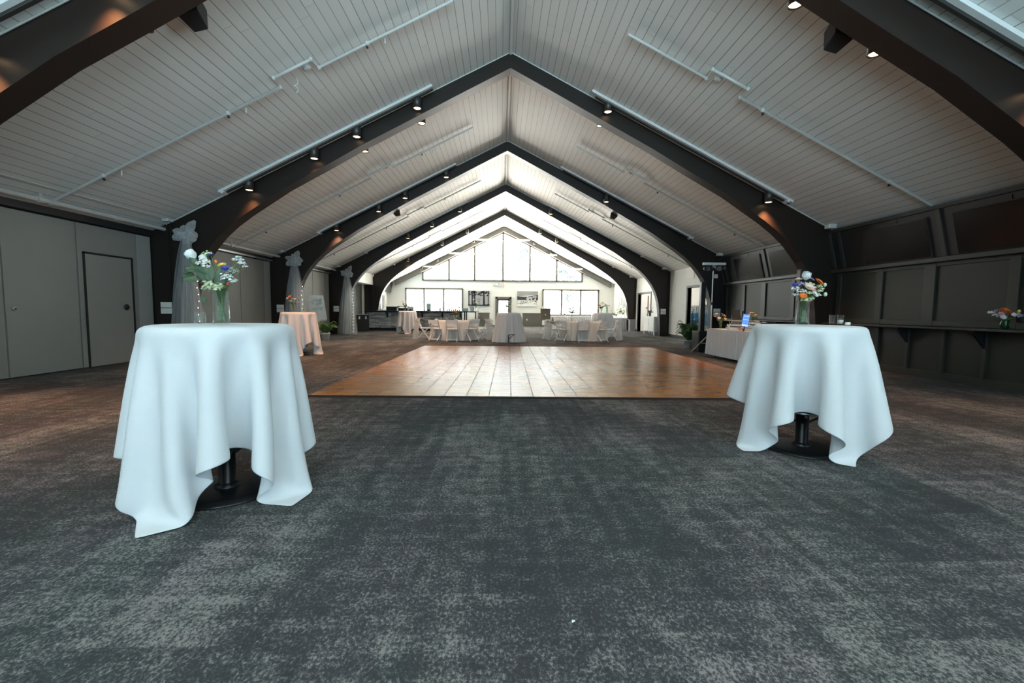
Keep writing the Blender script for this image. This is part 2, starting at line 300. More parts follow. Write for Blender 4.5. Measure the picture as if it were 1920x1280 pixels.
# --- arched frames
PROF = [(0, 6.65), (1.2, 6.03), (2.4, 5.40), (3.3, 4.93), (4.17, 4.44), (5.1, 3.93), (5.65, 3.57), (6.03, 3.32), (6.35, 3.08), (6.6, 2.85), (6.8, 2.62), (6.96, 2.40), (7.09, 2.16), (7.19, 1.90), (7.27, 1.62), (7.33, 1.25), (7.37, .8), (7.39, .4), (7.4, 0)]
ORD = ['arch over the camera position', 'nearest arch, cut off by the top of the picture', 'nearest arch seen whole, with track lights', 'second whole arch from the camera', 'third whole arch from the camera', 'farthest arch with columns']
for k, y in enumerate(ARCH):
    m = MB()
    for s in (-1, 1):
        out = 8.18 if s < 0 else 7.82
        th = .3; pts = PROF+[(out, 0)]
        v = []; f = []
        for (u, z) in pts:
            x = RX+s*u
            for yy in (y, y+th): v += [(x, yy, z), (x, yy, RZ-SL*u+.01)]
        n = len(pts)
        for i in range(n-1):
            a, b = 4*i, 4*(i+1)
            f += [(a, b, b+1, a+1), (a+2, a+3, b+3, b+2), (a, a+2, b+2, b), (a+1, b+1, b+3, a+3)]
        f += [(0, 1, 3, 2), (4*(n-1), 4*(n-1)+2, 4*(n-1)+3, 4*(n-1)+1)]
        m.add(v, f)
    o = struct(m, 'arched_beam', MT['arch'], 'dark bronze arched roof frame with columns, '+ORD[k])
    b = MB()
    for s in (-1, 1):
        for u in (7.70, 7.76):
            b.box(RX+s*u-.012, RX+s*u+.012, y-.022, y, 0, RZ-SL*u-.01)
    b.build('edge_bead', MT['arch'], o)
    MB().tube([(RX-7.8, y-.012, RZ-SL*7.8-.016), (RX, y-.012, RZ-.016), (RX+7.8, y-.012, RZ-SL*7.8-.016)], .013, 6).build('ceiling_bead', MT['pipe'], o)
# far rafter against the end wall
m = MB()
for s in (-1, 1):
    m.add([(RX+s*u, yy, RZ-SL*u-dz) for u in (0, 7.6) for yy in (31.0, 31.3) for dz in (0, .36)], [(0, 1, 3, 2), (4, 6, 7, 5), (0, 4, 5, 1), (2, 3, 7, 6), (0, 2, 6, 4), (1, 5, 7, 3)])
struct(m, 'gable_rafter', MT['wains'], 'taupe gable rafter running above the far windows')
m = MB().box(RX-.03, RX+.03, Y0, Y1, RZ-.06, RZ-.01); struct(m, 'trim_1', MT['ceil'], 'narrow painted ridge strip along the top of the ceiling')
# --- left wall
def wall_x(x0, x1, y0, y1, z0, z1, ops=()):
    m = MB(); ys = sorted({y0, y1, *[q for o in ops for q in o[:2]]})
    for a, b in zip(ys, ys[1:]):
        o = [q for q in ops if q[0] <= a+1e-6 and q[1] >= b-1e-6]
        if not o: m.box(x0, x1, a, b, z0, z1)
        else:
            if o[0][2] > z0: m.box(x0, x1, a, b, z0, o[0][2])
            if o[0][3] < z1: m.box(x0, x1, a, b, o[0][3], z1)
    return m
struct(wall_x(-8.3, -8.06, Y0, 25.9, 0, 3.2), 'wall_left', MT['gap'], 'dark backing wall behind the folding partition panels on the left')
BAYN = {-1: 'beside the camera', 0: 'between the two nearest arches', 1: 'behind the first left column', 2: 'behind the second left column'}
doorcount = [0]
for k in range(-1, 3):
    a = 10.35+5.19*(k-1)+.3; b = 10.35+5.19*k
    # header, rail, panels
    struct(MB().box(-8.06, -7.93, a, b, 2.84, 3.12), 'trim_2', MT['header'], 'charcoal header beam above the left partition '+BAYN[k])
    struct(MB().box(-7.99, -7.90, a, b, 2.79, 2.835), 'trim_3', MT['silver'] if k > 0 else MT['header'], 'slim track rail under the left header '+BAYN[k])  # light caught by the farther rails is put into their silver colour
    seams = [b-.42, b-1.79, b-3.06, b-4.32, a]
    ys = [b-.02]+seams
    for i in range(len(ys)-1):
        hi, lo = ys[i]-.012, ys[i+1]+.012
        if hi-lo < .05: continue
        if i == 1 and k == 0:
            d0, d1 = 8.70, 9.76
            p = wall_x(-8.05, -7.985, lo, hi, .015, 2.765, [(d0-.035, d1+.035, .015, 2.235)])
            o = struct(p, 'wall_left', MT['partition'], 'grey folding partition panel holding the pass door')
            d = MB().box(-8.045, -7.98, d0, d1, .012, 2.20).build('door_1', MT['partition_door']); tag(d, 'grey flush pass door in the left partition with a round black pull', 'door', kind='structure')
            fr = MB(); fr.box(-8.05, -7.965, d0-.035, d0-.002, .01, 2.236); fr.box(-8.05, -7.965, d1+.002, d1+.035, .01, 2.236); fr.box(-8.05, -7.965, d0-.035, d1+.035, 2.203, 2.236); fr.build('door_frame', MT['gap'], d)
            MB().lathe([(0.001, .03), (.035, .03), (.045, .02), (.05, 0), (.062, .0), (.062, -.012), (.001, -.012)], (0, 0, 0), 20, Matrix.Rotation(math.pi/2, 4, 'Y')).build('door_handle', MT['black'], d, loc=(-7.965, 9.585, 1.18))
        else:
            o = struct(MB().box(-8.05, -7.985, lo, hi, .015, 2.765), 'wall_left', MT['filler'] if i == 0 else MT['partition'], 'grey folding partition panel %s, %s' % (BAYN[k], ['narrow end strip', 'next to the end strip', 'third from the far end', 'fourth from the far end', 'nearest the camera'][i]), bevel=.004)
            if k == 0 and i == 2:
                MB().lathe([(0.001, .02), (.02, .02), (.034, .008), (.036, -.012), (.001, -.012)], (0, 0, 0), 18, Matrix.Rotation(math.pi/2, 4, 'Y')).build('lock', MT['silver'], o, loc=(-7.975, 7.42, 1.146))
                MB().lathe([(0.001, .024), (.012, .024), (.012, 0)], (0, 0, 0), 12, Matrix.Rotation(math.pi/2, 4, 'Y')).build('keyhole', MT['gap'], o, loc=(-7.975, 7.42, 1.146))
struct(MB().box(-8.06, -8.0, 21.04, 25.94, 0, 2.6), 'wall_left', MT['olive'], 'dark wall recess behind the third left column')
struct(MB().box(-8.06, -7.45, 21.04, 25.94, 2.57, 3.3), 'trim_4', MT['white'], 'white boxed bulkhead high on the left behind the third column')
struct(MB().box(-8.04, -7.96, 25.5, 25.94, 0, 2.57), 'wall_left', MT['filler'], 'pale strip of wall beside the dark recess on the left')
struct(wall_x(-8.3, -8.0, 26.2, 31.3, 0, 3.1, [(26.35, 28.35, .2, 2.5), (29.1, 29.45, .9, 2.1), (29.95, 30.4, .2, 2.1)]), 'wall_left', MT['white'], 'white wall at the far left end behind the bar')
# --- right wall
def right_bay(a, b, first):
    w = 'beside the camera' if first == 0 else 'nearest the camera' if first == 1 else 'behind the sound desk'
    struct(MB().box(8.0, 8.3, a, b, 0, 3.3), 'wall_right', MT['olive'], 'dark olive wall panelling on the right '+w)
    # soffit leaning out over the wall, and its ledge
    struct(MB().prism([(8.0, 2.2), (7.93, 2.2), (7.70, 3.12), (8.0, 3.16)], a, b), 'wall_right', MT['tvface'], 'charcoal panelling leaning out under the ceiling on the right '+w)
    struct(MB().box(7.84, 8.0, a, b, 2.13, 2.21), 'trim_5', MT['olive2'], 'olive ledge under the leaning screens on the right '+w, bevel=.006)
    st = MB()
    def face(y0, y1, z0, z1, t, out):
        def X(z): return 7.93-(z-2.2)*.25-out
        return [(X(z)-(t if q else 0), y, z) for y in (y0, y1) for z in (z0, z1) for q in (0, 1)]
    for yc in (b-.05, b-.33, b-2.63, b-4.6):
        v = face(yc-.04, yc+.04, 2.21, 3.1, .035, -.002); st.add(v, [(0, 1, 3, 2), (4, 6, 7, 5), (0, 4, 5, 1), (2, 3, 7, 6), (0, 2, 6, 4), (1, 5, 7, 3)])
    st.box(7.66, 7.74, a, b, 3.04, 3.10)
    struct(st, 'trim_6', MT['olive2'], 'olive stiles framing the leaning screens on the right '+w)
    for i, (y0, y1) in enumerate(((b-2.42, b-.95), (b-4.4, b-2.86))):
        M = Matrix.Translation((7.93-.25*.38-.012, (y0+y1)/2, 2.585)) @ Matrix.Rotation(-math.atan(.25), 4, 'Y')
        t = thing('television', 'large dark television leaning from the right wall %s, %s' % (w, 'farther of two' if i == 0 else 'nearer of two'), 'television', M.to_translation(), group='televisions on the right wall')
        t.rotation_euler = M.to_euler()
        MB().box(-.02, .04, -(y1-y0)/2, (y1-y0)/2, -.37, .37).build('housing', MT['bezel'], t, bevel=.006)
        MB().box(-.024, -.018, -(y1-y0)/2+.02, (y1-y0)/2-.02, -.35, .35).build('screen', MT['screen'], t)
        MB().box(.0, .05, -.12, .12, .37, .44).build('mount', MT['bezel'], t)
    p = MB()
    for y0, y1 in ((b-.18, b-.06), (b-1.3, b-1.15), (b-2.42, b-2.20), (b-3.75, b-3.6), (a, a+.15)): p.box(7.965, 8.0, y0, y1, .972, 2.12)
    p.box(7.97, 8.0, a, b, .97, 1.07); p.box(7.97, 8.0, a, b, 2.06, 2.125)
    struct(p, 'trim_7', MT['olive2'], 'raised olive stiles and rails above the drink ledge on the right '+w, bevel=.005)
    q = MB()
    for i in range(8):
        yy = b-1.27-.69*i
        if yy > a: q.box(7.955, 8.0, yy-.03, yy+.03, .12, .9)
    q.box(7.97, 8.0, a, b, 0, .13)
    struct(q, 'trim_8', MT['olive2'], 'olive battens and base below the drink ledge on the right '+w, bevel=.004)
    s = struct(MB().box(7.70, 8.0, a, b, .925, .965), 'wall_ledge', MT['olive2'], 'olive drink ledge along the right wall '+w, bevel=.005)
    for i in range(4):
        yy = b-1.96-1.38*i
        if yy > a: MB().prism([(8.0, .925), (7.73, .925), (7.73, .90), (7.96, .62), (8.0, .60)], yy-.02, yy+.02).build('bracket', MT['black'], s)
right_bay(.27, 5.16, 0); right_bay(5.46, 10.35, 1); right_bay(10.65, 15.54, 2)
struct(wall_x(8.0, 8.3, Y0, -.03, 0, 3.3, [(-5.1, -.1, .7, 2.7)]), 'wall_right', MT['olive'], 'dark wall with a wide window behind the camera')
struct(wall_x(8.0, 8.15, 15.84, 20.73, 0, 3.3, [(16.45, 18.72, 0, 2.19)]), 'wall_right', MT['white'], 'white wall with an open store doorway behind the sound desk')
struct(wall_x(8.0, 8.15, 21.03, 25.92, 0, 3.3, [(23.35, 25.5, 0, 2.15)]), 'wall_right', MT['white'], 'white wall with a wide doorway beside the white sideboard')
struct(wall_x(8.0, 8.3, 26.22, 31.3, 0, 3.3, [(26.35, 28.25, .2, 2.5), (28.3, 29.8, 1.0, 2.1)]), 'wall_right', MT['white'], 'white wall with a small window at the far right end')
def doorframe(name, y0, y1, z, label):
    f = MB(); f.box(7.97, 8.17, y0-.09, y0, 0, z+.09); f.box(7.97, 8.17, y1, y1+.09, 0, z+.09); f.box(7.97, 8.17, y0, y1, z, z+.09)
    return tag(f.build(name, MT['frame'], bevel=.005), label, 'doorway', kind='structure')
doorframe('door_2', 16.45, 18.72, 2.19, 'taupe door frame around the store doorway'); doorframe('door_3', 23.35, 25.5, 2.15, 'taupe door frame of the wide doorway near the sideboard')
for y0, y1, nm in ((15.84, 16.36, 'before the store doorway'), (18.81, 20.73, 'after the store doorway'), (21.03, 23.26, 'behind the white sideboard'), (25.6, 25.92, 'past the wide doorway'), (26.22, 31.3, 'at the far right end')):
    struct(MB().box(7.975, 8.0, y0, y1, 0, .12), 'baseboard_right', MT['base'], 'charcoal baseboard '+nm)
# rooms behind the doorways
rm = MB(); rm.box(9.6, 9.7, 16.2, 20.9, 0, 2.8); rm.box(8.15, 9.7, 16.2, 16.3, 0, 2.8); rm.box(8.15, 9.7, 20.8, 20.9, 0, 2.8); rm.box(8.15, 9.7, 16.2, 20.9, 2.7, 2.8)
struct(rm, 'wall_right', MT['white'], 'pale walls of the store room behind the doorway'); struct(MB().box(8.15, 9.7, 16.2, 20.9, -.1, 0), 'floor', MT['grey'], 'store room floor')
rm = MB(); rm.box(10.4, 10.5, 22.8, 26.6, 0, 2.8); rm.box(8.15, 10.5, 22.7, 22.8, 0, 2.8); rm.box(8.15, 10.5, 26.6, 26.7, 0, 2.8); rm.box(8.15, 10.5, 22.8, 26.6, 2.7, 2.8)
struct(rm, 'wall_right', MT['white'], 'pale walls of the passage behind the wide doorway'); struct(MB().box(8.15, 10.5, 22.8, 26.6, -.1, 0), 'floor', MT['grey'], 'passage floor')
for (x, y, nm, e) in ((9.0, 18.3, 'store_room_light', 60), (9.4, 24.6, 'passage_light', 60)):
    l = bpy.data.lights.new(nm, 'POINT'); l.energy = e; l.shadow_soft_size = .15; l.color = (1, .97, .92); o = bpy.data.objects.new(nm, l); o.location = (x, y, 2.45); COL.objects.link(o)
# open glazed brown door in the wide doorway
d = thing('open_door', 'brown half-glazed door standing open in the wide doorway by the sideboard', 'door', (8.2, 24.4, 0), math.radians(-20))
m = MB(); m.box(-.02, .02, 0, .08, 0, 2.05); m.box(-.02, .02, .82, .9, 0, 2.05); m.box(-.02, .02, 0, .9, 1.97, 2.05); m.box(-.02, .02, 0, .9, 0, .9); m.build('door_leaf', MT['wood'], d)
MB().box(-.006, .006, .08, .82, .9, 1.97).build('glass_pane', MT['pane'], d)
m = MB(); [m.box(-.012, .012, .55, .72, 1.05+.17*i, 1.16+.17*i) for i in range(5)]; m.build('posted_notice', MT['grey'], d)
MB().tube([(-.02, .84, 1), (-.09, .84, 1), (-.09, .74, 1)], .012).build('handle', MT['black'], d)
# --- far wall
m = MB(); fy0, fy1 = 31.3, 31.5
def seg(x0, x1, z0, z1=None):
    a, b = (z1, z1) if z1 is not None else (ceil_z(x0)+.05, ceil_z(x1)+.05)
    m.prism([(x0, z0), (x1, z0), (x1, b), (x0, a)], fy0, fy1)
UX0, UX1 = -5.56, 5.78
seg(-8.2, UX0, 2.66); seg(UX1, 8.2, 2.66); m.box(UX0, UX1, fy0, fy1, 2.66, 3.2)
# solid wedge above the upper windows
for x0, x1 in ((UX0, RX), (RX, UX1)):
    m.prism([(x0, ceil_z(x0)-.35), (x1, ceil_z(x1)-.35), (x1, ceil_z(x1)+.05), (x0, ceil_z(x0)+.05)], fy0, fy1)
LW = (-6.75, -2.68, 1.03, 2.66); RW = (2.93, 6.98, .85, 2.66); DR = (-.40, .74, 0, 2.10)
m.box(-8.2, LW[0], fy0, fy1, 0, 2.66); m.box(LW[0], LW[1], fy0, fy1, 0, LW[2]); m.box(LW[1], DR[0], fy0, fy1, 0, 2.66); m.box(DR[0], DR[1], fy0, fy1, DR[3], 2.66)
m.box(DR[1], RW[0], fy0, fy1, 0, 2.66); m.box(RW[0], RW[1], fy0, fy1, 0, RW[2]); m.box(RW[1], 8.2, fy0, fy1, 0, 2.66)
struct(m, 'wall_back', MT['farwhite'], 'warm white gable wall at the far end of the hall')
MUL = [-5.505, -3.675, -1.877, .12, 2.017, 3.917, 5.73]
for i in range(6):
    x0, x1 = MUL[i], MUL[i+1]; z0 = 3.25
    top = lambda x: ceil_z(x)-.38
    w = MB(); t = .065
    w.box(x0-t, x0+t, 31.22, 31.4, z0-.06, top(x0)+.05); w.box(x0, x1, 31.22, 31.4, z0-.08, z0+.03)
    if i == 5: w.box(x1-t, x1+t, 31.22, 31.4, z0-.06, top(x1)+.05)
    w.prism([(x0, top(x0)-.06), (x1, top(x1)-.06), (x1, top(x1)+.05), (x0, top(x0)+.05)], 31.22, 31.4)
    o = tag(w.build('window_%d' % (i+1), MT['frame']), 'taupe framed gable window pane, %s from the left' % ['first', 'second', 'third', 'fourth', 'fifth', 'sixth'][i], 'window', kind='structure')
    MB().prism([(x0+t, z0), (x1-t, z0), (x1-t, top(x1)-.05), (x0+t, top(x0)-.05)], 31.34, 31.35).build('glass', MT['pane'], o)
def window3(n, X0, X1, Z0, Z1, label, muls):
    w = MB(); t = .055
    w.box(X0, X1, 31.22, 31.4, Z1-.10, Z1); w.box(X0, X1, 31.2, 31.4, Z0, Z0+.05)
    for x in (X0+t, X1-t): w.box(x-t, x+t, 31.22, 31.4, Z0, Z1)
    for x in muls: w.box(x-.055, x+.055, 31.22, 31.4, Z0, Z1)
    o = tag(w.build('window_%d' % n, MT['frame']), label, 'window', kind='structure')
    xs = [X0]+list(muls)+[X1]
    for a, b in zip(xs, xs[1:]): MB().box(a+.03, b-.03, 31.34, 31.35, Z0+.05, Z1-.1).build('glass', MT['pane'], o)
    return o
window3(7, *LW, 'three-light window above the stone-faced bar', (-5.42, -4.06)); window3(8, *RW, 'three-light window on the far right behind the laid tables', (4.3, 5.66))
# glazed end door
f = MB(); f.box(DR[0], DR[0]+.14, 31.2, 31.45, 0, DR[3]); f.box(DR[1]-.14, DR[1], 31.2, 31.45, 0, DR[3]); f.box(DR[0], DR[1], 31.2, 31.45, DR[3]-.14, DR[3])
o = tag(f.build('door_4', MT['frame']), 'taupe framed end door with a tall bright glass pane', 'door', kind='structure')
lf = MB(); lf.box(DR[0]+.14, DR[0]+.24, 31.32, 31.38, 0, 1.96); lf.box(DR[1]-.24, DR[1]-.14, 31.32, 31.38, 0, 1.96); lf.box(DR[0]+.14, DR[1]-.14, 31.32, 31.38, 1.84, 1.96); lf.box(DR[0]+.14, DR[1]-.14, 31.32, 31.38, 0, .55)
lf.build('door_leaf', MT['wains'], o); MB().box(DR[0]+.22, DR[1]-.22, 31.34, 31.36, .5, 1.88).build('glass', MT['pane'], o)
MB().tube([(DR[0]+.2, 31.32, 1.0), (DR[0]+.2, 31.25, 1.0), (DR[0]+.32, 31.25, 1.0)], .014).build('door_handle', MT['silver'], o)
for x0, x1, nm in ((-1.62, -.82, 'left of the end door'), (1.55, 2.93, 'right of the end door')):
    w = MB(); w.box(x0, x1, 31.27, 31.3, 0, .92); w.box(x0-.03, x1+.03, 31.25, 31.3, .90, .97); w.box(x0, x0+.06, 31.255, 31.3, 0, .92); w.box(x1-.06, x1, 31.255, 31.3, 0, .92)
    struct(w, 'trim_9', MT['wains'], 'taupe wainscot panel '+nm)
struct(MB().box(-.82, -.42, 31.27, 31.3, 0, .1), 'baseboard_back', MT['wains'], 'baseboard of the end wall beside the door')
struct(MB().box(2.93, 8.0, 31.27, 31.3, 0, .12), 'baseboard_back', MT['wains'], 'baseboard of the end wall under the right window')
# side windows; tall openings behind the last columns are added to light the end bay
for nm, X, y0, y1, z0, z1, lb in (('window_9', 8.0, 28.3, 29.8, 1.0, 2.1, 'small window in the far right side wall'), ('window_19', 8.0, 26.35, 28.25, .2, 2.5, 'unseen tall glazed opening added at the far right to light the end bay'), ('window_20', -8.05, 26.35, 28.35, .2, 2.5, 'unseen tall glazed opening added at the far left to light the end bay'), ('window_10', -8.05, 29.1, 29.45, .9, 2.1, 'narrow window in the far left side wall'), ('window_11', -8.05, 29.95, 30.4, .2, 2.1, 'tall narrow pane in the far left side wall'), ('window_12', 8.1, -5.1, -.1, .7, 2.7, 'wide side window behind the camera on the right')):
    w = MB()
    for q in (y0, y1-.07): w.box(X-.03, X+.1, q, q+.07, z0, z1)
    w.box(X-.03, X+.1, y0, y1, z1-.07, z1); w.box(X-.03, X+.1, y0, y1, z0, z0+.07)
    if nm == 'window_9': w.box(X-.035, X+.05, 28.42, 28.75, z0, z1); w.box(X-.035, X+.05, 28.95, 29.3, z0, z1)
    o = tag(w.build(nm, MT['frame']), lb, 'window', kind='structure')
    MB().box(X+.04, X+.05, y0, y1, z0, z1).build('glass', MT['pane'], o)
# --- rear wall, behind the camera
m = MB(); yb0, yb1 = Y0-.2, Y0
m.box(-8.2, -6.4, yb0, yb1, 0, 3.0); m.box(6.8, 8.3, yb0, yb1, 0, 3.0); m.box(-6.4, 6.8, yb0, yb1, 0, .6); m.box(-6.4, 6.8, yb0, yb1, 2.9, 3.25)
m.prism([(-8.2, 3.0), (-3.4, 3.25), (-3.4, ceil_z(-3.4)), (-8.2, ceil_z(-8.2))], yb0, yb1); m.prism([(3.8, 3.25), (8.3, 3.0), (8.3, ceil_z(8.3)), (3.8, ceil_z(3.8))], yb0, yb1)
m.prism([(-3.4, 5.15), (3.8, 5.15), (3.8, ceil_z(3.8)), (RX, RZ), (-3.4, ceil_z(-3.4))], yb0, yb1)
struct(m, 'wall_front', MT['farwhite'], 'warm white gable wall behind the camera')
for i in range(5):
    x0, x1 = -6.4+2.64*i, -6.4+2.64*(i+1)
    w = MB(); w.box(x0, x0+.07, Y0-.15, Y0, .6, 2.9); w.box(x1-.07, x1, Y0-.15, Y0, .6, 2.9); w.box(x0, x1, Y0-.15, Y0, 2.82, 2.9); w.box(x0, x1, Y0-.15, Y0, .6, .68)
    o = tag(w.build('window_%d' % (13+i), MT['frame']), 'tall window behind the camera, %s from the left wall' % ['first', 'second', 'third', 'fourth', 'fifth'][i], 'window', kind='structure'); MB().box(x0, x1, Y0-.08, Y0-.07, .6, 2.9).build('glass', MT['pane'], o)
w = MB(); [w.box(x-.04, x+.04, Y0-.15, Y0, 3.25, 5.15) for x in (-3.36, -1.0, 1.4, 3.76)]; w.box(-3.4, 3.8, Y0-.15, Y0, 5.08, 5.15)
o = tag(w.build('window_18', MT['frame']), 'high gable window behind the camera', 'window', kind='structure'); MB().box(-3.4, 3.8, Y0-.08, Y0-.07, 3.25, 5.15).build('glass', MT['pane'], o)
# --- outside
def tree(x, y, h, r, label, seed, lift=.55):
    rr = random.Random(seed); t = thing('tree', label, 'tree', (x, y, -.5), group='trees beyond the far windows')
    m = MB(); m.tube([(0, 0, 0), (.1, 0, h*.3), (-.05, .1, h*.6), (.1, 0, h*.85)], [.28, .2, .13, .05], 8)
    for i in range(7):
        a = rr.uniform(0, 6.28); z = h*rr.uniform(.35, .7); m.tube([(0, 0, z), (math.cos(a)*r*.5, math.sin(a)*r*.5, z+h*.13), (math.cos(a)*r*.8, math.sin(a)*r*.8, z+h*.2)], [.09, .05, .02], 6)
    m.build('trunk', MT['bark'], t)
    c = MB()
    for i in range(560):
        a = rr.uniform(0, 6.28); q = r*math.sqrt(rr.random()); z = h*(lift+(1-lift)*rr.random()); q *= math.sin(math.pi*min(1, max(.08, (z/h-lift+.05)/(1.05-lift))))**.6
        p = Vector((math.cos(a)*q, math.sin(a)*q, z)); s = rr.uniform(.18, .42)
        e = Vector((rr.gauss(0, 1), rr.gauss(0, 1), rr.gauss(0, 1))).normalized(); g = e.orthogonal().normalized(); k = e.cross(g)
        c.add([p-g*s, p+k*s*.5, p+g*s, p-k*s*.5], [(0, 1, 2, 3)])
    c.build('crown', MT['crown'], t)
tree(3.2, 58, 9.5, 3.2, 'leafy tree beyond the pane right of the window centre', 1, .35); tree(9.0, 60, 8.2, 2.0, 'slim tree beyond the fifth gable pane', 2, .3); tree(-3.6, 75, 13.5, 4.0, 'tall tree top beyond the third gable pane', 3, .75)
# --- dance floor
df = thing('dance_floor', 'glossy brown parquet dance floor with black edging', 'dance floor', (-2.6, 5.95, 0), -.0173)
MB().box(0, 7.32, 0, 8.23, .0, .022).build('parquet', MT['parquet'], df)
e = MB(); w = .055
e.prism([(-w, 0.001), (0, .023), (0, .001)], -w, 8.23+w); e.prism([(7.32+w, .001), (7.32, .001), (7.32, .023)], -w, 8.23+w)
e.prism([(-w, .001), (0, .001), (0, .023)], 0, 7.32, 'x'); e.prism([(8.23+w, .001), (8.23, .023), (8.23, .001)], 0, 7.32, 'x')
e.build('edge_ramp', MT['black'], df)
# --- roller shade boxes across the gable windows
for i, (x0, x1, z) in enumerate(((-5.5, -3.72, 4.13), (-3.66, -1.9, 5.06), (-1.85, .09, 6.02), (.15, 2.0, 6.02), (2.04, 3.9, 5.02), (3.94, 5.72, 4.08))):
    t = thing('roller_shade', 'white roller shade box across the top of the %s gable pane' % ['first', 'second', 'third', 'fourth', 'fifth', 'sixth'][i], 'window shade', ((x0+x1)/2, 30.95, z), group='roller shades on the gable windows')
    h = (x1-x0)/2; MB().box(-h, h, -.06, .06, -.05, .06).build('cassette', MT['shade'], t, bevel=.01)
    [MB().box(s*h-.015, s*h+.015, -.07, .3, -.06, .07).build('bracket', MT['frame'], t) for s in (-1, 1)]
# ---------------------------------------------------------------- ceiling fixtures
SLOPE = math.atan(SL)
def along(x0, x1, y, dz, r_box=None): return [(x0, y, ceil_z(x0)-dz), (x1, y, ceil_z(x1)-dz)]
BN = {-1: 'overhead arch', 0: 'nearest whole arch', 1: 'second whole arch', 2: 'third whole arch', 3: 'farthest arch', 4: 'far gable rafter'}
for k in range(-1, 4):
    y = ARCH[k+1+1]-.27 if k < 4 else 0
    for s, x0, x1 in ((-1, -6.26, -1.56), (1, 2.0, 6.66)):
        nm = 'left' if s < 0 else 'right'
        zc = (ceil_z(x0)+ceil_z(x1))/2; L = math.hypot(x1-x0, ceil_z(x1)-ceil_z(x0))
        M = Matrix.Rotation(SLOPE*s, 4, 'Y')
        t = thing('lighting_track', 'white lighting track, %s slope, before the %s' % (nm, BN[k]), 'light track', ((x0+x1)/2, y, zc), group='lighting tracks along the arches')
        t.rotation_euler = (0, SLOPE*s, 0)
        MB().box(-L/2, L/2, -.035, .035, -.055, -.004).build('channel', MT['trackw'], t)
        MB().box(-L/2+.12, L/2-.02, .04, .085, -.085, -.03).build('dark_rail', MT['can'], t)
        MB().box(-.06, .02, -.05, .12, -.10, -.02).build('end_bracket', MT['trackw'], t, loc=(-s*-1*(L/2-.12) if False else s*(L/2-.1), 0, 0))
def make_can():
    t = thing('track_light', '', 'spotlight', (0, 0, 0), group='cylinder spotlights on the arches')
    MB().lathe([(.001, .25), (.088, .25), (.092, .245), (.092, .0), (.084, .0), (.075, .035)], n=24).build('can', MT['can'], t)
    MB().box(-.06, .04, -.035, .035, .25, .29).build('mount', MT['black'], t)
    MB().lathe([(.001, .012), (.07, .012), (.08, .02)], n=20).build('lens', MT['lamp'], t)
    return t
CAN = make_can(); first_can = [True]
def can(x, y, z, label, watts=14, lit=True, warm=(1, .46, .20)):
    if first_can[0]:
        first_can[0] = False; CAN.location = (x, y, z); CAN['label'] = label; t = CAN
    else: t = dup(CAN, (x, y, z), 0, label)
    if lit:
        l = bpy.data.lights.new('spot_beam', 'SPOT'); l.energy = watts; l.spot_size = math.radians(84); l.spot_blend = .8; l.color = warm; l.shadow_soft_size = .06
        o = bpy.data.objects.new('spot_beam', l); o.location = (x, y, z-.015); COL.objects.link(o)
XS = {0: [(-1.9, 5.65), (-3.25, 5.01), (-4.2, 4.52), (-5.66, 3.81), (2.38, 5.66), (6.16, 3.72)], 1: [(-1.9, 5.67), (-3.3, 4.95), (-4.2, 4.49), (-5.64, 3.84), (3.61, 4.93)],
      2: [(-1.92, 5.65), (-3.2, 4.96), (-4.3, 4.42), (2.27, 5.6)], 3: [(-1.98, 5.58), (-3.42, 4.86), (-5.39, 3.92), (2.24, 5.6), (3.21, 5.13)], 4: [(-1.93, 5.80), (-3.23, 5.12), (-4.45, 4.5), (-5.52, 3.98), (2.3, 5.75), (3.46, 5.13)]}
OR = ['topmost', 'second from the top', 'third from the top', 'lowest']
for k, lst in XS.items():
    y = 10.35+5.19*k-.15 if k < 4 else 30.9
    lf = [p for p in lst if p[0] < 0]; rt = [p for p in lst if p[0] > 0]
    for side, l in (('left', lf), ('right', rt)):
        for i, (x, z) in enumerate(l):
            w = {0: 180, 1: 210, 2: 190, 3: 120, 4: 20}[k]
            if k == 0 and side == 'right' and i == 0: w = 0
            if k == 0 and i == 3: w = 100
            if k == 0 and side == 'right' and i == 1: w = 280
            can(x, y, z, 'dark cylinder spotlight on the %s of the %s, %s' % (side, BN[k], OR[i] if not (len(l) == 2 and i == 1) else 'lower of two'), w, w > 0, (1, .46, .20) if k == 0 else (1, .60, .38))
can(-1.91, 10.80, 5.57, 'spotlight behind the nearest whole arch, higher on the left', 22); can(-3.26, 10.80, 4.9, 'spotlight behind the nearest whole arch, lower on the left', 22); can(2.35, 10.80, 5.6, 'spotlight peeping out behind the nearest whole arch, on the right', 22)
can(-4.26, 5.58, 4.49, 'dark spotlight behind the overhead arch at the top left, higher one', 14, False); can(-5.59, 5.58, 3.81, 'lit spotlight behind the overhead arch at the top left edge', 70)
can(3.59, 5.58, 4.95, 'lit spotlight at the very top right, behind the overhead arch', 70); can(4.63, 5.58, 4.40, 'lit spotlight right of the black hanging speaker at the top right', 70)
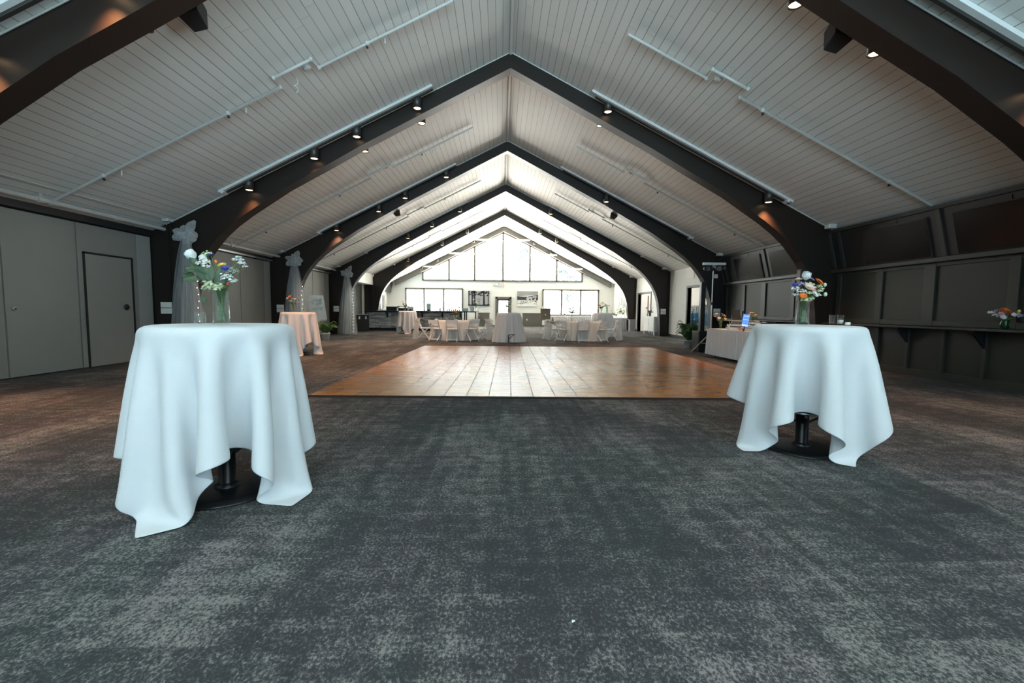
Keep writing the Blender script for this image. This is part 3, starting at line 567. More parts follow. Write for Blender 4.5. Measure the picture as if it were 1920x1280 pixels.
# lamps on the camera side of the overhead arch, washing its face
for x, z, lb, w_ in ((-4.26, 4.62, 'upper', 200), (-5.62, 3.93, 'lower', 200), (6.22, 3.80, 'lower', 70)):
    can(x, 5.0, z, 'spotlight on the camera side of the overhead arch, %s %s' % (lb, 'left' if x < 0 else 'right'), w_)
def speaker(x, y, z, label):
    t = thing('ceiling_speaker', label, 'speaker', (x, y, z), 0, group='black speakers hung behind the arches')
    s = -1 if x < 0 else 1
    m = MB(); m.add([(-.15, -.12, -.16), (.15, -.12, -.16), (.10, .16, -.16), (-.10, .16, -.16), (-.15, -.12, .2), (.15, -.12, .2), (.10, .16, .2), (-.10, .16, .2)], [(3, 2, 1, 0), (4, 5, 6, 7), (0, 1, 5, 4), (1, 2, 6, 5), (2, 3, 7, 6), (3, 0, 4, 7)])
    m.xf(Matrix.Rotation(s*.25, 4, 'Y') @ Matrix.Rotation(-.35, 4, 'X') @ Matrix.Scale(.88, 4)); m.build('cabinet', MT['black'], t, bevel=.012)
    MB().tube([(0, 0, .1), (0, -.05, ceil_z(x)-z)], .02).build('hanger', MT['black'], t)
speaker(-3.80, 5.75, 4.80, 'black speaker hanging at the top left behind the overhead arch'); speaker(4.27, 5.75, 4.73, 'black speaker hanging at the top right behind the overhead arch')
speaker(-3.75, 16.05, 4.68, 'small black speaker behind the second whole arch, left side'); speaker(4.05, 16.05, 4.68, 'small black speaker behind the second whole arch, right side')
BY = ['the bay nearest the camera', 'the second bay', 'the third bay', 'the fourth bay', 'the end bay']
for k in range(5):
    yc = 7.85+5.19*k
    if k == 4: yc = 28.6
    off = .075
    def P(x, y): return (x, y, ceil_z(x)-off)
    for side, path, heads in (('left', [(-7.66, yc), (-3.78, yc), (-3.75, yc-.27), (-3.14, yc-.27), (-3.12, yc), (-.85, yc)], (-6.79, -4.66, -2.3)), ('right', [(2.15, yc), (3.54, yc), (3.52, yc-.27), (4.13, yc-.27), (4.15, yc), (7.90, yc)], (4.56, 6.91))):
        t = thing('sprinkler_pipe', 'white painted sprinkler pipe crossing the %s ceiling slope in %s' % (side, BY[k]), 'pipe', (0, 0, 0), group='sprinkler pipes under the ceiling')
        pts = [P(*p) for p in path]; m = MB(); m.tube(pts, .024, 10)
        m.build('pipe', MT['pipe'], t)
        j = MB()
        for p in pts[1:-1]: j.ball(p, .036, 8)
        for h in heads: j.ball(P(h, yc), .04, 8)
        for h in heads: q = P(h, yc); j.tube([(q[0]+.3, q[1], q[2]), (q[0]+.3, q[1], q[2]+.09)], .012, 6)
        j.build('fittings', MT['pipe'], t)
        for h in heads:
            q = P(h, yc); g = MB(); g.tube([q, (q[0], q[1], q[2]-.06)], .012, 8); g.lathe([(.001, -.06), (.024, -.062), (.024, -.07), (.008, -.085), (.001, -.085)], q, 10); g.tube([(q[0]-.018, q[1], q[2]-.04), (q[0]-.02, q[1], q[2]-.075)], .004, 5); g.build('sprinkler_head', MT['black'], t)
    for x, s in ((-3.3, 'left'), (3.72, 'right')):
        if k > 2: continue
        t = thing('smoke_detector', 'round white smoke detector on the %s ceiling slope in %s' % (s, BY[k]), 'smoke detector', (x, yc-.07, ceil_z(x)), group='smoke detectors')
        t.rotation_euler = (0, SLOPE*(1 if x > 0 else -1), 0)
        MB().lathe([(.001, -.055), (.04, -.055), (.062, -.04), (.066, -.015), (.075, -.012), (.075, 0)], n=20).build('body', MT['trackw'], t); MB().lathe([(.02, -.058), (.026, -.064), (.032, -.058)], n=14).build('sensor_ring', MT['pipe'], t)
# cable curl by the left detector
pts = [(-3.5+.035*math.sin(a*2.2), 7.83+.0*a, ceil_z(-3.5)-.10-.045*a+.02*math.cos(a*2.2)) for a in [i*.25 for i in range(18)]]
tag(MB().tube(pts, .006, 6).build('cable_curl', MT['trackw']), 'small curl of white cable hanging beside the left smoke detector', 'cable')
# eaves main pipe, conduit and junction boxes
for k in range(0, 3):
    a, b = ARCH[k+1]+.3, ARCH[k+2]
    t = thing('main_pipe', 'thick white pipe running along the left eaves in %s' % BY[k], 'pipe', (0, 0, 0), group='pipes along the left eaves')
    z = ceil_z(-7.68)-.09
    MB().tube([(-7.68, a, z), (-7.68, b, z)], .042, 12).build('pipe', MT['pipe'], t)
    [MB().tube([(-7.68, y-.05, z), (-7.68, y+.05, z)], .056, 12).build('coupling', MT['pipe'], t) for y in (a+2.18, a+2.39, a+1.0, b-1.2)]; MB().tube([(-7.68, a+2.2, z), (-7.68, a+2.2, z+.12)], .03, 8).build('stub', MT['pipe'], t)
    t = thing('conduit', 'thin white conduit on the left ceiling slope in %s' % BY[k], 'conduit', (0, 0, 0), group='thin conduits')
    z2 = ceil_z(-7.45)-.022; MB().tube([(-7.45, a, z2), (-7.45, b-.25, z2)], .012, 8).build('tube', MT['pipe'], t)
    MB().box(-7.52, -7.38, b-.27, b-.12, z2-.05, z2+.01).build('junction_box', MT['trackw'], t)
for k in range(0, 4):
    y = ARCH[k+2-0]-.2 if k < 4 else 0
    for s in ((1,) if k == 0 else (1, -1)):
        x = 7.62 if s > 0 else -7.45
        if s < 0 and k < 3: continue
        tag(MB().box(x-.09, x+.09, y-.08, y+.08, ceil_z(x)-.12, ceil_z(x)-.02).build('junction_box', MT['trackw'], bevel=.012), 'white junction box under the %s eaves at the %s' % ('right' if s > 0 else 'left', BN[k]), 'junction box', group='junction boxes')
# pairs of square wall plates on the columns
def plates(x, y, z, s, label):
    t = thing('wall_plate', label, 'wall plate', (x, y, z), group='wall plates on the columns')
    MB().box(-s, s, -.012, 0, .006, s*1.0+.006).build('upper_cover', MT['plate'], t, bevel=.003); MB().box(-s, s, -.012, 0, -s*1.0-.006, -.006).build('lower_cover', MT['plate'], t, bevel=.003)
    m = MB(); [m.lathe([(.001, -.016), (.006, -.014), (.006, -.012)], (0, 0, zz), 8, Matrix.Rotation(0, 4, 'X')) for zz in (.03,)]
for (x, y, lb) in ((-7.69, 10.35, 'pair of ivory wall plates on the nearest left column'), (-7.67, 15.54, 'pair of ivory wall plates on the second left column'), (-7.67, 20.73, 'pair of ivory wall plates on the third left column'), (7.93, 20.73, 'pair of ivory wall plates on the right column beside the white sideboard wall'), (7.93, 15.54, 'pair of ivory wall plates on the right column behind the light stand')):
    if x > 7.8: x = 7.70
    plates(x, y-.022 if False else y-.024, 1.17, .125, lb)
tag(MB().box(7.55, 7.68, 15.51, 15.54, 2.38, 2.52).build('sensor_box', MT['plate'], bevel=.004), 'small white box high on the right column behind the light stand', 'sensor')
t = thing('wall_speaker', 'flat pale wall panel high above the store doorway', 'wall panel', (7.985, 18.5, 2.82)); MB().box(-.01, .015, -.38, .38, -.24, .24).build('frame', MT['plate'], t, bevel=.004); MB().box(-.016, -.008, -.3, .3, -.17, .17).build('grille', MT['farwhite'], t)
# ---------------------------------------------------------------- tulle on the left columns
def tulle(y, label, n):
    x = -7.09; z = 2.83; r = random.Random(n)
    t = thing('tulle_bow', 'white tulle bow tied on the %s left column' % label, 'bow', (x, y-.12, z), group='tulle bows on the left columns')
    loops = [(-155, .30, .13), (170, .30, .10), (-125, .16, .1), (62, .34, .12), (30, .22, .11), (-12, .27, .13), (-40, .28, .12), (-75, .24, .14), (110, .2, .1)]
    for i, (a, L, w) in enumerate(loops):
        a = math.radians(a+r.uniform(-8, 8)); L *= r.uniform(.92, 1.1); ph = r.uniform(0, 6)
        def fn(u, v, back=0):
            q = L*(u**.8); wd = w*.8*(math.sin(math.pi*min(1, .04+.9*u**.85)))**.8; lat = wd*(v*2-1)*(1+.06*math.sin(u*9+ph))
            dep = -.03-(.09*math.sin(math.pi*u)*(1-(v*2-1)**2)**.5)*(1 if not back else -.15)+.014*math.sin(v*17+ph+u*3)*u
            return (math.cos(a)*q-math.sin(a)*lat, dep, math.sin(a)*q+math.cos(a)*lat)
        MB().grid(fn, 16, 22).grid(lambda u, v: fn(u, v, 1), 16, 22).build('loop', MT['tullebow'], t)
    MB().ball((0, -.02, 0), .06, 8).build('knot', MT['tullebow'], t)
    d = thing('tulle_drape', 'sheer white tulle falling to the floor from the bow on the %s left column' % label, 'drape', (x, y-.12, 0), group='tulle drapes on the left columns')
    for q in range(3):
        ph = r.uniform(0, 6); off = (-.12, .08, .0)[q]; wd = (1.0, .8, 1.25)[q]
        def fn(u, v):
            zz = z-.02-(z-.03)*v; w = wd*(.035+.34*v**.62); a = (u-.5)*2
            xx = off*v*1.2+a*w+.02*math.sin(5*v+ph); yy = -.03-.05*v*math.cos(a*1.4)-.028*math.sin(a*17+ph+v*2)*(.3+.7*v)-.006*math.sin(a*41+ph)*v - .02*q
            return (xx, yy, zz)
        MB().grid(fn, 90, 24).build('layer', MT['tulle'], d)
    f = thing('fairy_lights', 'vertical string of tiny fairy lights hanging in the tulle on the %s left column' % label, 'string lights', (x+.27, y-.24, 0), group='fairy light strings')
    cp = []; 
    for i in range(26): cp.append((.02*math.sin(i*.9), .01*math.cos(i), 2.0-i*.075))
    MB().tube(cp, .0025, 5).build('wire', MT['silver'], f)
    for p in cp[1::2]: MB().ball(p, .008, 5).build('bulb', MT['bulb'], f)
tulle(10.35, 'nearest', 1); tulle(15.54, 'second', 2); tulle(20.73, 'third', 3)
# ---------------------------------------------------------------- cocktail tables
def drape(r, ztop, half, ang, seed, bend, k2=.12, n=65, steps=1000, iters=6):
    rs = np.random.RandomState(seed); s = np.linspace(-half, half, n); h = s[1]-s[0]
    U, V = np.meshgrid(s, s, indexing='ij'); c, sn = math.cos(ang), math.sin(ang)
    X = np.stack([U*c-V*sn, U*sn+V*c, np.full_like(U, ztop+.004)]); X[2] += rs.randn(n, n)*.001
    rho = np.hypot(X[0], X[1]); th = np.arctan2(X[1], X[0])
    X[2] += .012*sum(rs.uniform(-.5, .5)*np.sin(k*th+rs.uniform(0, 6.28)) for k in (3, 5, 7, 9, 11, 13))*np.clip((rho-r)/.2, 0, 1)
    vel = np.zeros_like(X); dt = 1/60.; sets = []
    A = slice(None)
    def S(a, b=None, st=None): return slice(a, b, st)
    for p in (0, 1):
        for di, dj, L in ((1, 0, h), (0, 1, h), (1, 1, h*2**.5), (1, -1, h*2**.5)):
            k = .5 if di*dj == 0 else .275
            if dj == 0: m = (n-1-p+1)//2; a = (A, S(p, p+2*m, 2), A); b = (A, S(p+1, p+1+2*m, 2), A)
            elif di == 0: m = (n-1-p+1)//2; a = (A, A, S(p, p+2*m, 2)); b = (A, A, S(p+1, p+1+2*m, 2))
            else:
                m = (n-1-p+1)//2; ra, rb = S(p, p+2*m, 2), S(p+1, p+1+2*m, 2)
                a, b = ((A, ra, S(0, -1)), (A, rb, S(1, None))) if dj > 0 else ((A, ra, S(1, None)), (A, rb, S(0, -1)))
            sets.append((a, b, L, k, False))
    for d, k in ((2, k2), (3, bend*.25), (6, bend*.5)):
        sets.append(((A, S(0, -d), A), (A, S(d, None), A), d*h, k, True)); sets.append(((A, A, S(0, -d)), (A, A, S(d, None)), d*h, k, True))
    for it in range(steps):
        prev = X.copy(); vel[2] -= 9.8*dt*.35; vel *= .985 if it < steps*.6 else .93; X += vel*dt
        for _ in range(iters):
            for a, b, L, k, push in sets:
                d = X[b]-X[a]; l = np.sqrt(d[0]*d[0]+d[1]*d[1]+d[2]*d[2])+1e-9
                e = (l-L)/l*k
                if push: e = np.minimum(e, 0)
                d *= e; X[a] += d; X[b] -= d
            rho = np.hypot(X[0], X[1]); ins = (rho < r) & (X[2] < ztop); up = ins & (ztop-X[2] <= (r-rho)*1.5+.012)
            out = ins & ~up & (X[2] > ztop-.05); X[2][up] = ztop
            if out.any(): q = r/rho[out]; X[0][out] *= q; X[1][out] *= q
            np.maximum(X[2], .006, out=X[2])
        vel = (X-prev)/dt; rho = np.hypot(X[0], X[1])
        vel *= np.where((rho < r*.96) & (X[2] < ztop+.01), .3, 1.); vel *= np.where(X[2] < .01, .4, 1.)
    return X.transpose(1, 2, 0)
def cloth_mesh(half, ang, seed, bend):
    Q = drape(.42, 1.085, half, math.radians(ang), seed, bend, .04); n = Q.shape[0]
    me = bpy.data.meshes.new('tablecloth')
    me.from_pydata(Q.reshape(-1, 3).tolist(), [], [(i*n+j, (i+1)*n+j, (i+1)*n+j+1, i*n+j+1) for i in range(n-1) for j in range(n-1)])
    me.polygons.foreach_set('use_smooth', [True]*len(me.polygons)); me.materials.append(MT['cloth']); me.update(); return me
CM = {'A': cloth_mesh(1.06, -55, 13, .002), 'B': cloth_mesh(1.035, -27, 31, .004)}
def draped(k, loc, rz, label):
    o = bpy.data.objects.new('tablecloth', CM[k]); COL.objects.link(o); o.location = loc; o.rotation_euler = (0, 0, rz)
    s = o.modifiers.new('thickness', 'SOLIDIFY'); s.thickness = .003; s.offset = 1
    s = o.modifiers.new('smooth', 'SUBSURF'); s.levels = 1; s.render_levels = 1
    return tag(o, label, 'tablecloth', 'white cloths on the tall tables')
def make_tall():
    t = thing('cocktail_table', '', 'table', (0, 0, 0), group='tall round cocktail tables')
    MB().lathe([(.001, .034), (.09, .034), (.24, .024), (.30, .012), (.305, .0), (.001, 0)], n=48).build('base', MT['blackmetal'], t)
    MB().lathe([(.075, .03), (.075, .045), (.052, .06), (.05, .062), (.05, 1.03), (.001, 1.03)], n=24).build('pole', MT['blackmetal'], t)
    MB().tube([(.205*math.cos(a), .205*math.sin(a), .35) for a in [2*math.pi*i/40 for i in range(40)]], .013, 8, closed=True).build('foot_ring', MT['chrome'], t)
    for i in range(4):
        a = math.pi/4+i*math.pi/2; MB().tube([(.045*math.cos(a), .045*math.sin(a), .24), (.12*math.cos(a), .12*math.sin(a), .29), (.2*math.cos(a), .2*math.sin(a), .325)], .011, 8).build('ring_arm', MT['blackmetal'], t)
    MB().lathe([(.001, 1.03), (.16, 1.03), (.17, 1.045), (.001, 1.045)], n=20).build('mounting_plate', MT['blackmetal'], t)
    MB().lathe([(.001, 1.045), (.398, 1.045), (.404, 1.052), (.404, 1.064), (.398, 1.071), (.001, 1.071)], n=48).build('tabletop', MT['wood'], t)
    return t
TALL = make_tall()
tabs = [((-1.79, 2.86, 0), 'A', 0, 'tall round table with black pedestal and disc base, nearest on the left', 'white tablecloth with hanging corners on the nearest left cocktail table'),
        ((2.66, 3.74, 0), 'B', -.12, 'tall round table with black pedestal and chrome foot ring, nearest on the right', 'white tablecloth with hanging corners on the nearest right cocktail table'),
        ((-5.18, 11.38, 0), 'A', math.radians(25), 'tall table under a white cloth beside the second left column', 'white cloth on the tall table at the left edge, before the easel sign'),
        ((-4.52, 21.4, 0), 'A', math.radians(-63), 'tall table standing before the stone-faced bar', 'white pointed cloth on the tall table before the stone-faced bar')]
for i, (loc, k, rz, l1, l2) in enumerate(tabs):
    if i == 0: TALL.location = loc; TALL['label'] = l1
    else: dup(TALL, loc, .3*i, l1)
    draped(k, loc, rz, l2)
def skirt(r0, h, r1, nf, amp, seed, z0=.01):
    rr = random.Random(seed); ph = [rr.uniform(0, 6.28) for _ in range(5)]
    def q(a, v): return amp*v**.8*(math.sin(nf*a+ph[0]+.6*math.sin(2*a+ph[1]))+.5*math.sin((nf*2-3)*a+ph[2])+.3*math.sin(3*a+ph[3]))
    m = MB()
    def fn(u, v):
        a = 2*math.pi*u
        if v < .18: r = r0*v/.18; return (r*math.cos(a), r*math.sin(a), h)
        w = (v-.18)/.82; r = r0+.012*min(1, w*8)+(r1-r0)*w**1.15+q(a, w); z = h-(h-z0)*w
        return (r*math.cos(a), r*math.sin(a), z)
    m.grid(fn, 220, 16); return m
for loc, s, l1, l2 in (((.29, 16.42, 0), 4, 'tall table in the middle beyond the dance floor', 'full-length white cloth on the tall table in the middle beyond the dance floor'), ((4.72, 20.3, 0), 9, 'tall table behind the right-hand guest table', 'full-length white cloth on the tall table behind the right-hand guest table')):
    dup(TALL, loc, .4, l1)
    tag(skirt(.43, 1.086, .60, 14, .042, s).build('tablecloth', MT['cloth'], loc=loc), l2, 'tablecloth', 'white cloths on the tall tables')
# small black folding prop showing at the foot of the middle table
t = thing('black_bracket', 'small black metal frame at the foot of the middle cocktail table', 'metal frame', (.38, 15.7, 0))
MB().tube([(-.10, 0, .0), (-.10, 0, .3)], .022, 6).tube([(-.10, 0, .3), (.14, 0, .32)], .014, 6).tube([(-.10, 0, .14), (.08, 0, .3)], .012, 6).build('uprights', MT['black'], t)
MB().box(-.12, .2, -.03, .03, 0, .025).build('foot', MT['black'], t)
# ---------------------------------------------------------------- flowers and vases
def disc_bloom(c, r, up, n, layers, cup=.25):
    up = Vector(up).normalized(); a = up.orthogonal().normalized(); b = up.cross(a); c = Vector(c); m = MB()
    for L in range(layers):
        rr = r*(1-.24*L); k = max(5, int(n*(1-.15*L)))
        for i in range(k):
            t = 2*math.pi*(i+.5*L)/k; d = a*math.cos(t)+b*math.sin(t); e = up.cross(d)*rr*2.4/k; h = up*(rr*(cup+.22*L))
            p0 = c+up*(.03*L*r); m.add([p0, p0+d*rr*.55+e+h*.6, p0+d*rr+h, p0+d*rr*.55-e+h*.6], [(0, 1, 2, 3)])
    return m
def rose(c, r, up, seed=0):
    up = Vector(up).normalized(); a = up.orthogonal().normalized(); b = up.cross(a); c = Vector(c); m = MB(); rr = random.Random(seed)
    for L in range(5):
        q = r*(1-.17*L); k = 5 if L < 3 else 3
        for i in range(k):
            t0 = 2*math.pi*(i/k)+L*.7
            def fn(u, v):
                t = t0+(u-.5)*2.0; w = math.sin(math.pi*(.12+.76*u))**.5; rad = q*(.3+.7*math.sin(v*2.0)); z = r*1.9*v*w*(1+.03*L)
                return c+(a*math.cos(t)+b*math.sin(t))*rad+up*(z-r*.7)
            m.grid(fn, 6, 5)
    return m
def cluster(c, r, n, s, seed, flat=.6):
    rr = random.Random(seed); m = MB(); c = Vector(c)
    for i in range(n):
        d = Vector((rr.gauss(0, 1), rr.gauss(0, 1), rr.gauss(0, 1)*flat)).normalized()*r*rr.random()**.4; d.z *= flat
        q = disc_bloom(c+d, s, d+Vector((0, -.3*r, r)), 5, 1, .3); m.add(q.v, q.f)
    return m
def leafblade(p, d, L, w, up=(0, 0, 1)):
    p = Vector(p); d = Vector(d).normalized(); s = d.cross(Vector(up)).normalized(); n = s.cross(d); m = MB()
    def fn(u, v): return p+d*(L*u)+s*(w*(v-.5)*math.sin(math.pi*min(1, u*.97+.03))**.8)+n*(-L*.35*u*u+w*.4*abs(v-.5))
    return m.grid(fn, 6, 2)
def vase(x, y, z, r, h, label, water=.55, shape='cyl', m='glass'):
    t = thing('vase', label, 'vase', (x, y, z), group=None)
    if shape == 'cyl': pr = [(.001, .004), (r*.97, .004), (r, .012), (r, h), (r-.003, h), (r-.004, .016), (.001, .014)]
    elif shape == 'bowl': pr = [(.001, .003), (r*.6, .003), (r*.95, h*.3), (r, h*.5), (r*.75, h*.82), (r*.85, h), (r*.82, h), (r*.7, h*.82), (r*.94, h*.5), (r*.55, .02), (.001, .015)]
    else: pr = [(.001, .003), (r*.7, .003), (r*.5, h*.3), (r*.6, h*.6), (r, h), (r-.004, h), (r*.55, h*.6), (r*.4, h*.3), (.001, h*.1)]
    MB().lathe(pr, n=28).build('body', MT[m], t)
    if water: MB().lathe([(.001, .018), (r*.9 if shape == 'cyl' else r*.55, .018), (r*.9 if shape == 'cyl' else r*.6, h*water), (.001, h*water)], n=24).build('water', MT['water'], t)
    return t
def bouquet(x, y, z, hv, rv, items, label, leaves=10, seed=1, spread=.16, small=False):
    """items: (kind, dx, dy, dz, size, colour) measured from the vase foot"""
    rr = random.Random(seed); t = thing('bouquet', label, 'flowers', (x, y, z))
    st = MB()
    for (k, dx, dy, dz, s, c) in items:
        foot = Vector((-dx*.12+rr.uniform(-.5, .5)*rv, -dy*.1+rr.uniform(-.5, .5)*rv, .02)); neck = Vector((dx*.22, dy*.22, hv)); neck.x = max(-rv*.8, min(rv*.8, neck.x)); neck.y = max(-rv*.8, min(rv*.8, neck.y))
        st.tube([foot, neck, neck.lerp(Vector((dx, dy, dz)), .55)+Vector((0, 0, .01)), (dx, dy, dz-s*.3)], .0018 if not small else .004, 5)
        up = Vector((dx*1.2, dy*1.2-.25*abs(dz-hv)-.04, (dz-hv)+.03))
        if k == 'rose': rose((dx, dy, dz), s, up, seed).build('rose', MT[c], t)
        elif k == 'mum': disc_bloom((dx, dy, dz), s, up, 26, 5, .3).build('bloom', MT[c], t); 
        elif k == 'zin': disc_bloom((dx, dy, dz), s, up+Vector((0, -.1, .05)), 14, 3, .12).build('bloom', MT[c], t)
        elif k == 'clu': cluster((dx, dy, dz), s, 34 if not small else 14, s*.26, seed+len(st.v)).build('flower_cluster', MT[c], t)
        elif k == 'bud': MB().ball((dx, dy, dz), s, 7, 1.3).build('bud', MT[c], t)
    if not small:
        for i in range(4): st.tube([(rr.uniform(-.6, .6)*rv, rr.uniform(-.6, .6)*rv, .02), (rr.uniform(-.6, .6)*rv, rr.uniform(-.6, .6)*rv, hv*.95)], .003, 5)
    st.build('stems', MT['stem'], t)
    for i in range(leaves):
        a = rr.uniform(0, 6.28); q = leafblade((rr.uniform(-1, 1)*rv*.7, rr.uniform(-1, 1)*rv*.7, hv*rr.uniform(.98, 1.15)), (math.cos(a), math.sin(a), rr.uniform(.2, 1.6)), spread*rr.uniform(.5, 1), spread*rr.uniform(.25, .4), (rr.uniform(-.3, .3), -1, rr.uniform(0, .8)))
        q.build('leaf', MT['leaf'] if i % 3 else MT['leafl'], t)
    return t
# near left arrangement: measured off the vase at (415 px, 607 px), 295 px to the metre
def L(px, py): return (px-415)/295., (607-py)/295.
vx, vy = -1.752, 2.80
vase(vx, vy, 1.092, .047, .205, 'clear cylinder vase of stems on the nearest left cocktail table', .8)
it = []
for k, px, py, dy, s, c in (('rose', 371, 483, -.02, .030, 'petw'), ('zin', 370, 474, -.02, .018, 'petpeach'), ('rose', 382, 487, .03, .022, 'petw'), ('clu', 391, 492, -.02, .034, 'petw'), ('clu', 399, 502, -.03, .03, 'petw'), ('zin', 398, 480, .02, .022, 'petblue'), ('clu', 389, 476, .03, .03, 'petgreen'), ('zin', 431, 505, -.03, .030, 'petblue'), ('clu', 433, 519, -.04, .036, 'petw'), ('clu', 440, 527, -.02, .03, 'petw'), ('clu', 436, 508, .02, .03, 'petw'), ('clu', 414, 536, -.06, .04, 'petgreen'), ('clu', 424, 537, -.06, .036, 'petgreen'), ('clu', 402, 532, -.05, .03, 'petgreen'), ('clu', 398, 542, -.04, .026, 'petgreen'), ('clu', 450, 484, .0, .02, 'petw'), ('clu', 456, 494, .0, .024, 'petw'), ('clu', 460, 500, .01, .018, 'petw'), ('clu', 440, 487, .02, .018, 'petw'), ('zin', 416, 498, .02, .03, 'petyel'), ('bud', 409, 492, .0, .008, 'petor'), ('bud', 438, 533, -.05, .008, 'petred'), ('clu', 384, 515, .0, .02, 'petpeach'), ('clu', 394, 497, -.04, .036, 'petw'), ('clu', 438, 523, -.05, .036, 'petw'), ('clu', 409, 540, -.07, .036, 'petgreen'), ('clu', 419, 541, -.07, .034, 'petgreen'), ('clu', 447, 489, .0, .02, 'petw'), ('clu', 453, 488, .01, .02, 'petw')):
    a, b = L(px, py); it.append((k, a, dy, b, s, c))
b = bouquet(vx, vy, 1.092, .205, .04, it, 'loose bouquet with a pale rose, white clusters and blue blooms, nearest left table', 6, 3, .055)
for px, py, d, Ln, w in ((385, 512, (-.7, -.3, .3), .09, .05), (380, 520, (-.8, -.2, .15), .10, .055), (388, 528, (-.6, -.5, .1), .11, .05), (384, 502, (-.3, -.3, .7), .08, .045), (396, 530, (-.1, -.5, 1), .14, .045), (404, 530, (-.1, -.3, 1.2), .15, .04), (421, 530, (.3, -.3, 1.3), .13, .035), (411, 528, (.05, -.2, 1), .13, .035), (397, 555, (-.2, -.3, -1), .07, .03), (373, 513, (-1, -.1, -.02), .075, .022), (430, 535, (.6, -.3, 1), .11, .035), (402, 515, (-.5, -.4, .5), .09, .05)):
    a, c = L(px, py); leafblade((a, -.05, c), d, Ln*.75, w*.85, (.3, -.8, .6)).build('leaf', MT['leaf'], b)
# near right arrangement
def Rr(px, py): return (px-1505)/225., (607-py)/225.
vx, vy = 2.567, 3.68
vase(vx, vy, 1.092, .05, .205, 'tall clear cylinder vase on the nearest right cocktail table', .8)
it = []
for k, px, py, dy, s, c in (('rose', 1504, 516, -.02, .034, 'petw'), ('mum', 1497, 521, .02, .035, 'petpeach'), ('mum', 1505, 537, -.06, .045, 'petpeach'), ('zin', 1530, 525, -.02, .046, 'petor'), ('zin', 1523, 519, .04, .038, 'petlav'), ('zin', 1496, 551, -.05, .036, 'petor'), ('zin', 1487, 531, .0, .03, 'petblue'), ('clu', 1484, 538, -.02, .035, 'petw'), ('clu', 1495, 543, -.04, .035, 'petw'), ('mum', 1516, 549, -.06, .035, 'petw'), ('clu', 1508, 546, -.05, .03, 'petgreen'), ('zin', 1519, 541, -.03, .03, 'petpink'), ('clu', 1521, 536, -.02, .02, 'petor'), ('clu', 1500, 529, .0, .035, 'petlav'), ('clu', 1532, 549, .0, .026, 'petw'), ('clu', 1526, 545, .02, .026, 'petgreen'), ('bud', 1545, 530, .0, .013, 'petgreen'), ('clu', 1543, 537, .02, .020, 'petw'), ('bud', 1547, 548, .0, .014, 'petgreen'), ('clu', 1540, 532, .03, .03, 'petgreen'), ('clu', 1489, 549, .0, .026, 'petw'), ('clu', 1512, 529, .0, .035, 'petgreen'), ('clu', 1515, 536, -.03, .03, 'petw'), ('clu', 1499, 559, -.05, .03, 'petgreen'), ('clu', 1510, 557, -.05, .03, 'petgreen'), ('clu', 1522, 530, .03, .03, 'petw'), ('clu', 1537, 541, .0, .028, 'petgreen')):
    a, b = Rr(px, py); it.append((k, a, dy, b, s, c))
bouquet(vx, vy, 1.092, .205, .043, it, 'mixed bouquet of white, peach and orange blooms on the nearest right table', 9, 5, .06)
# small glasses and holders
def tumbler(x, y, z, r, h, label, lid=None, cat='glass', mtl='glass'):
    t = thing('tumbler', label, cat, (x, y, z))
    MB().lathe([(.001, .002), (r*.82, .002), (r, h), (r-.003, h), (r*.78, .01), (.001, .01)], n=20).build('cup', MT[mtl], t)
    MB().lathe([(.001, .012), (r*.75, .012), (r*.82, h*.5), (.001, h*.5)], n=16).build('contents', MT['water'] if not lid else MT[lid], t)
tumbler(2.995, 3.90, 1.092, .026, .085, 'small clear glass half full at the right of the nearest right table'); tumbler(3.04, 3.86, 1.092, .028, .086, 'small flared glass with white contents, rightmost on the nearest right table', 'paper')
tag(MB().lathe([(.001, 0), (.02, 0), (.02, .024), (.001, .024)], n=14).build('candle', MT['petw'], loc=(3.06, 3.80, 1.092)), 'tiny white tealight beside the flared glass', 'candle')
t = thing('candle_holder', 'cut-glass candle holder left of the vase on the nearest left table', 'candle holder', (-1.93, 2.87, 1.092))
MB().lathe([(.001, .003), (.03, .003), (.034, .02), (.033, .075), (.030, .075), (.03, .02), (.001, .012)], n=24, fn=lambda a, z: 1+.05*math.sin(12*a+z*160)).build('cup', MT['glass'], t)
m = MB(); [m.ball((.032*math.cos(a), .032*math.sin(a), .012+.012*k), .0045, 4) for k in range(5) for a in [2*math.pi*(i+.5*(k % 2))/14 for i in range(14)]]; m.build('cut_pattern', MT['pane'], t)
def small(x, y, z, hv, cols, label, vl, seed, sc=1.0, kind='zin', vm='glass'):
    rr = random.Random(seed); it = []
    vase(x, y, z, .04*sc, hv, vl, 0, 'flare', vm)
    for i, c in enumerate(cols):
        a = 2*math.pi*i/len(cols)+rr.random(); q = .1*sc*rr.uniform(.35, 1); it.append((kind if i % 3 else 'clu', q*math.cos(a)*1.25, q*math.sin(a), hv+.06*sc+rr.uniform(.0, .13)*sc, .036*sc, c))
    bouquet(x, y, z, hv, .03, it, label, 7, seed, .12*sc, True)
small(-5.22, 11.2, 1.092, .16, ['petor', 'petpeach', 'petlav', 'petw', 'petpeach', 'petor', 'petlav'], 'small orange and peach bouquet on the tall table at the left edge', 'slim vase on the tall table at the left edge', 11, 1.2)
small(-4.62, 21.35, 1.092, .18, ['petdry', 'petyel', 'petdry', 'petpeach', 'petdry', 'petgreen'], 'brownish dried bouquet on the tall table before the bar', 'slim vase on the tall table before the bar', 12, 1.7)
small(.25, 16.4, 1.092, .18, ['petdry', 'petgreen', 'petw', 'petgreen', 'petpeach'], 'thin pale bouquet on the middle cocktail table', 'slim vase on the middle cocktail table', 13, 1.35)
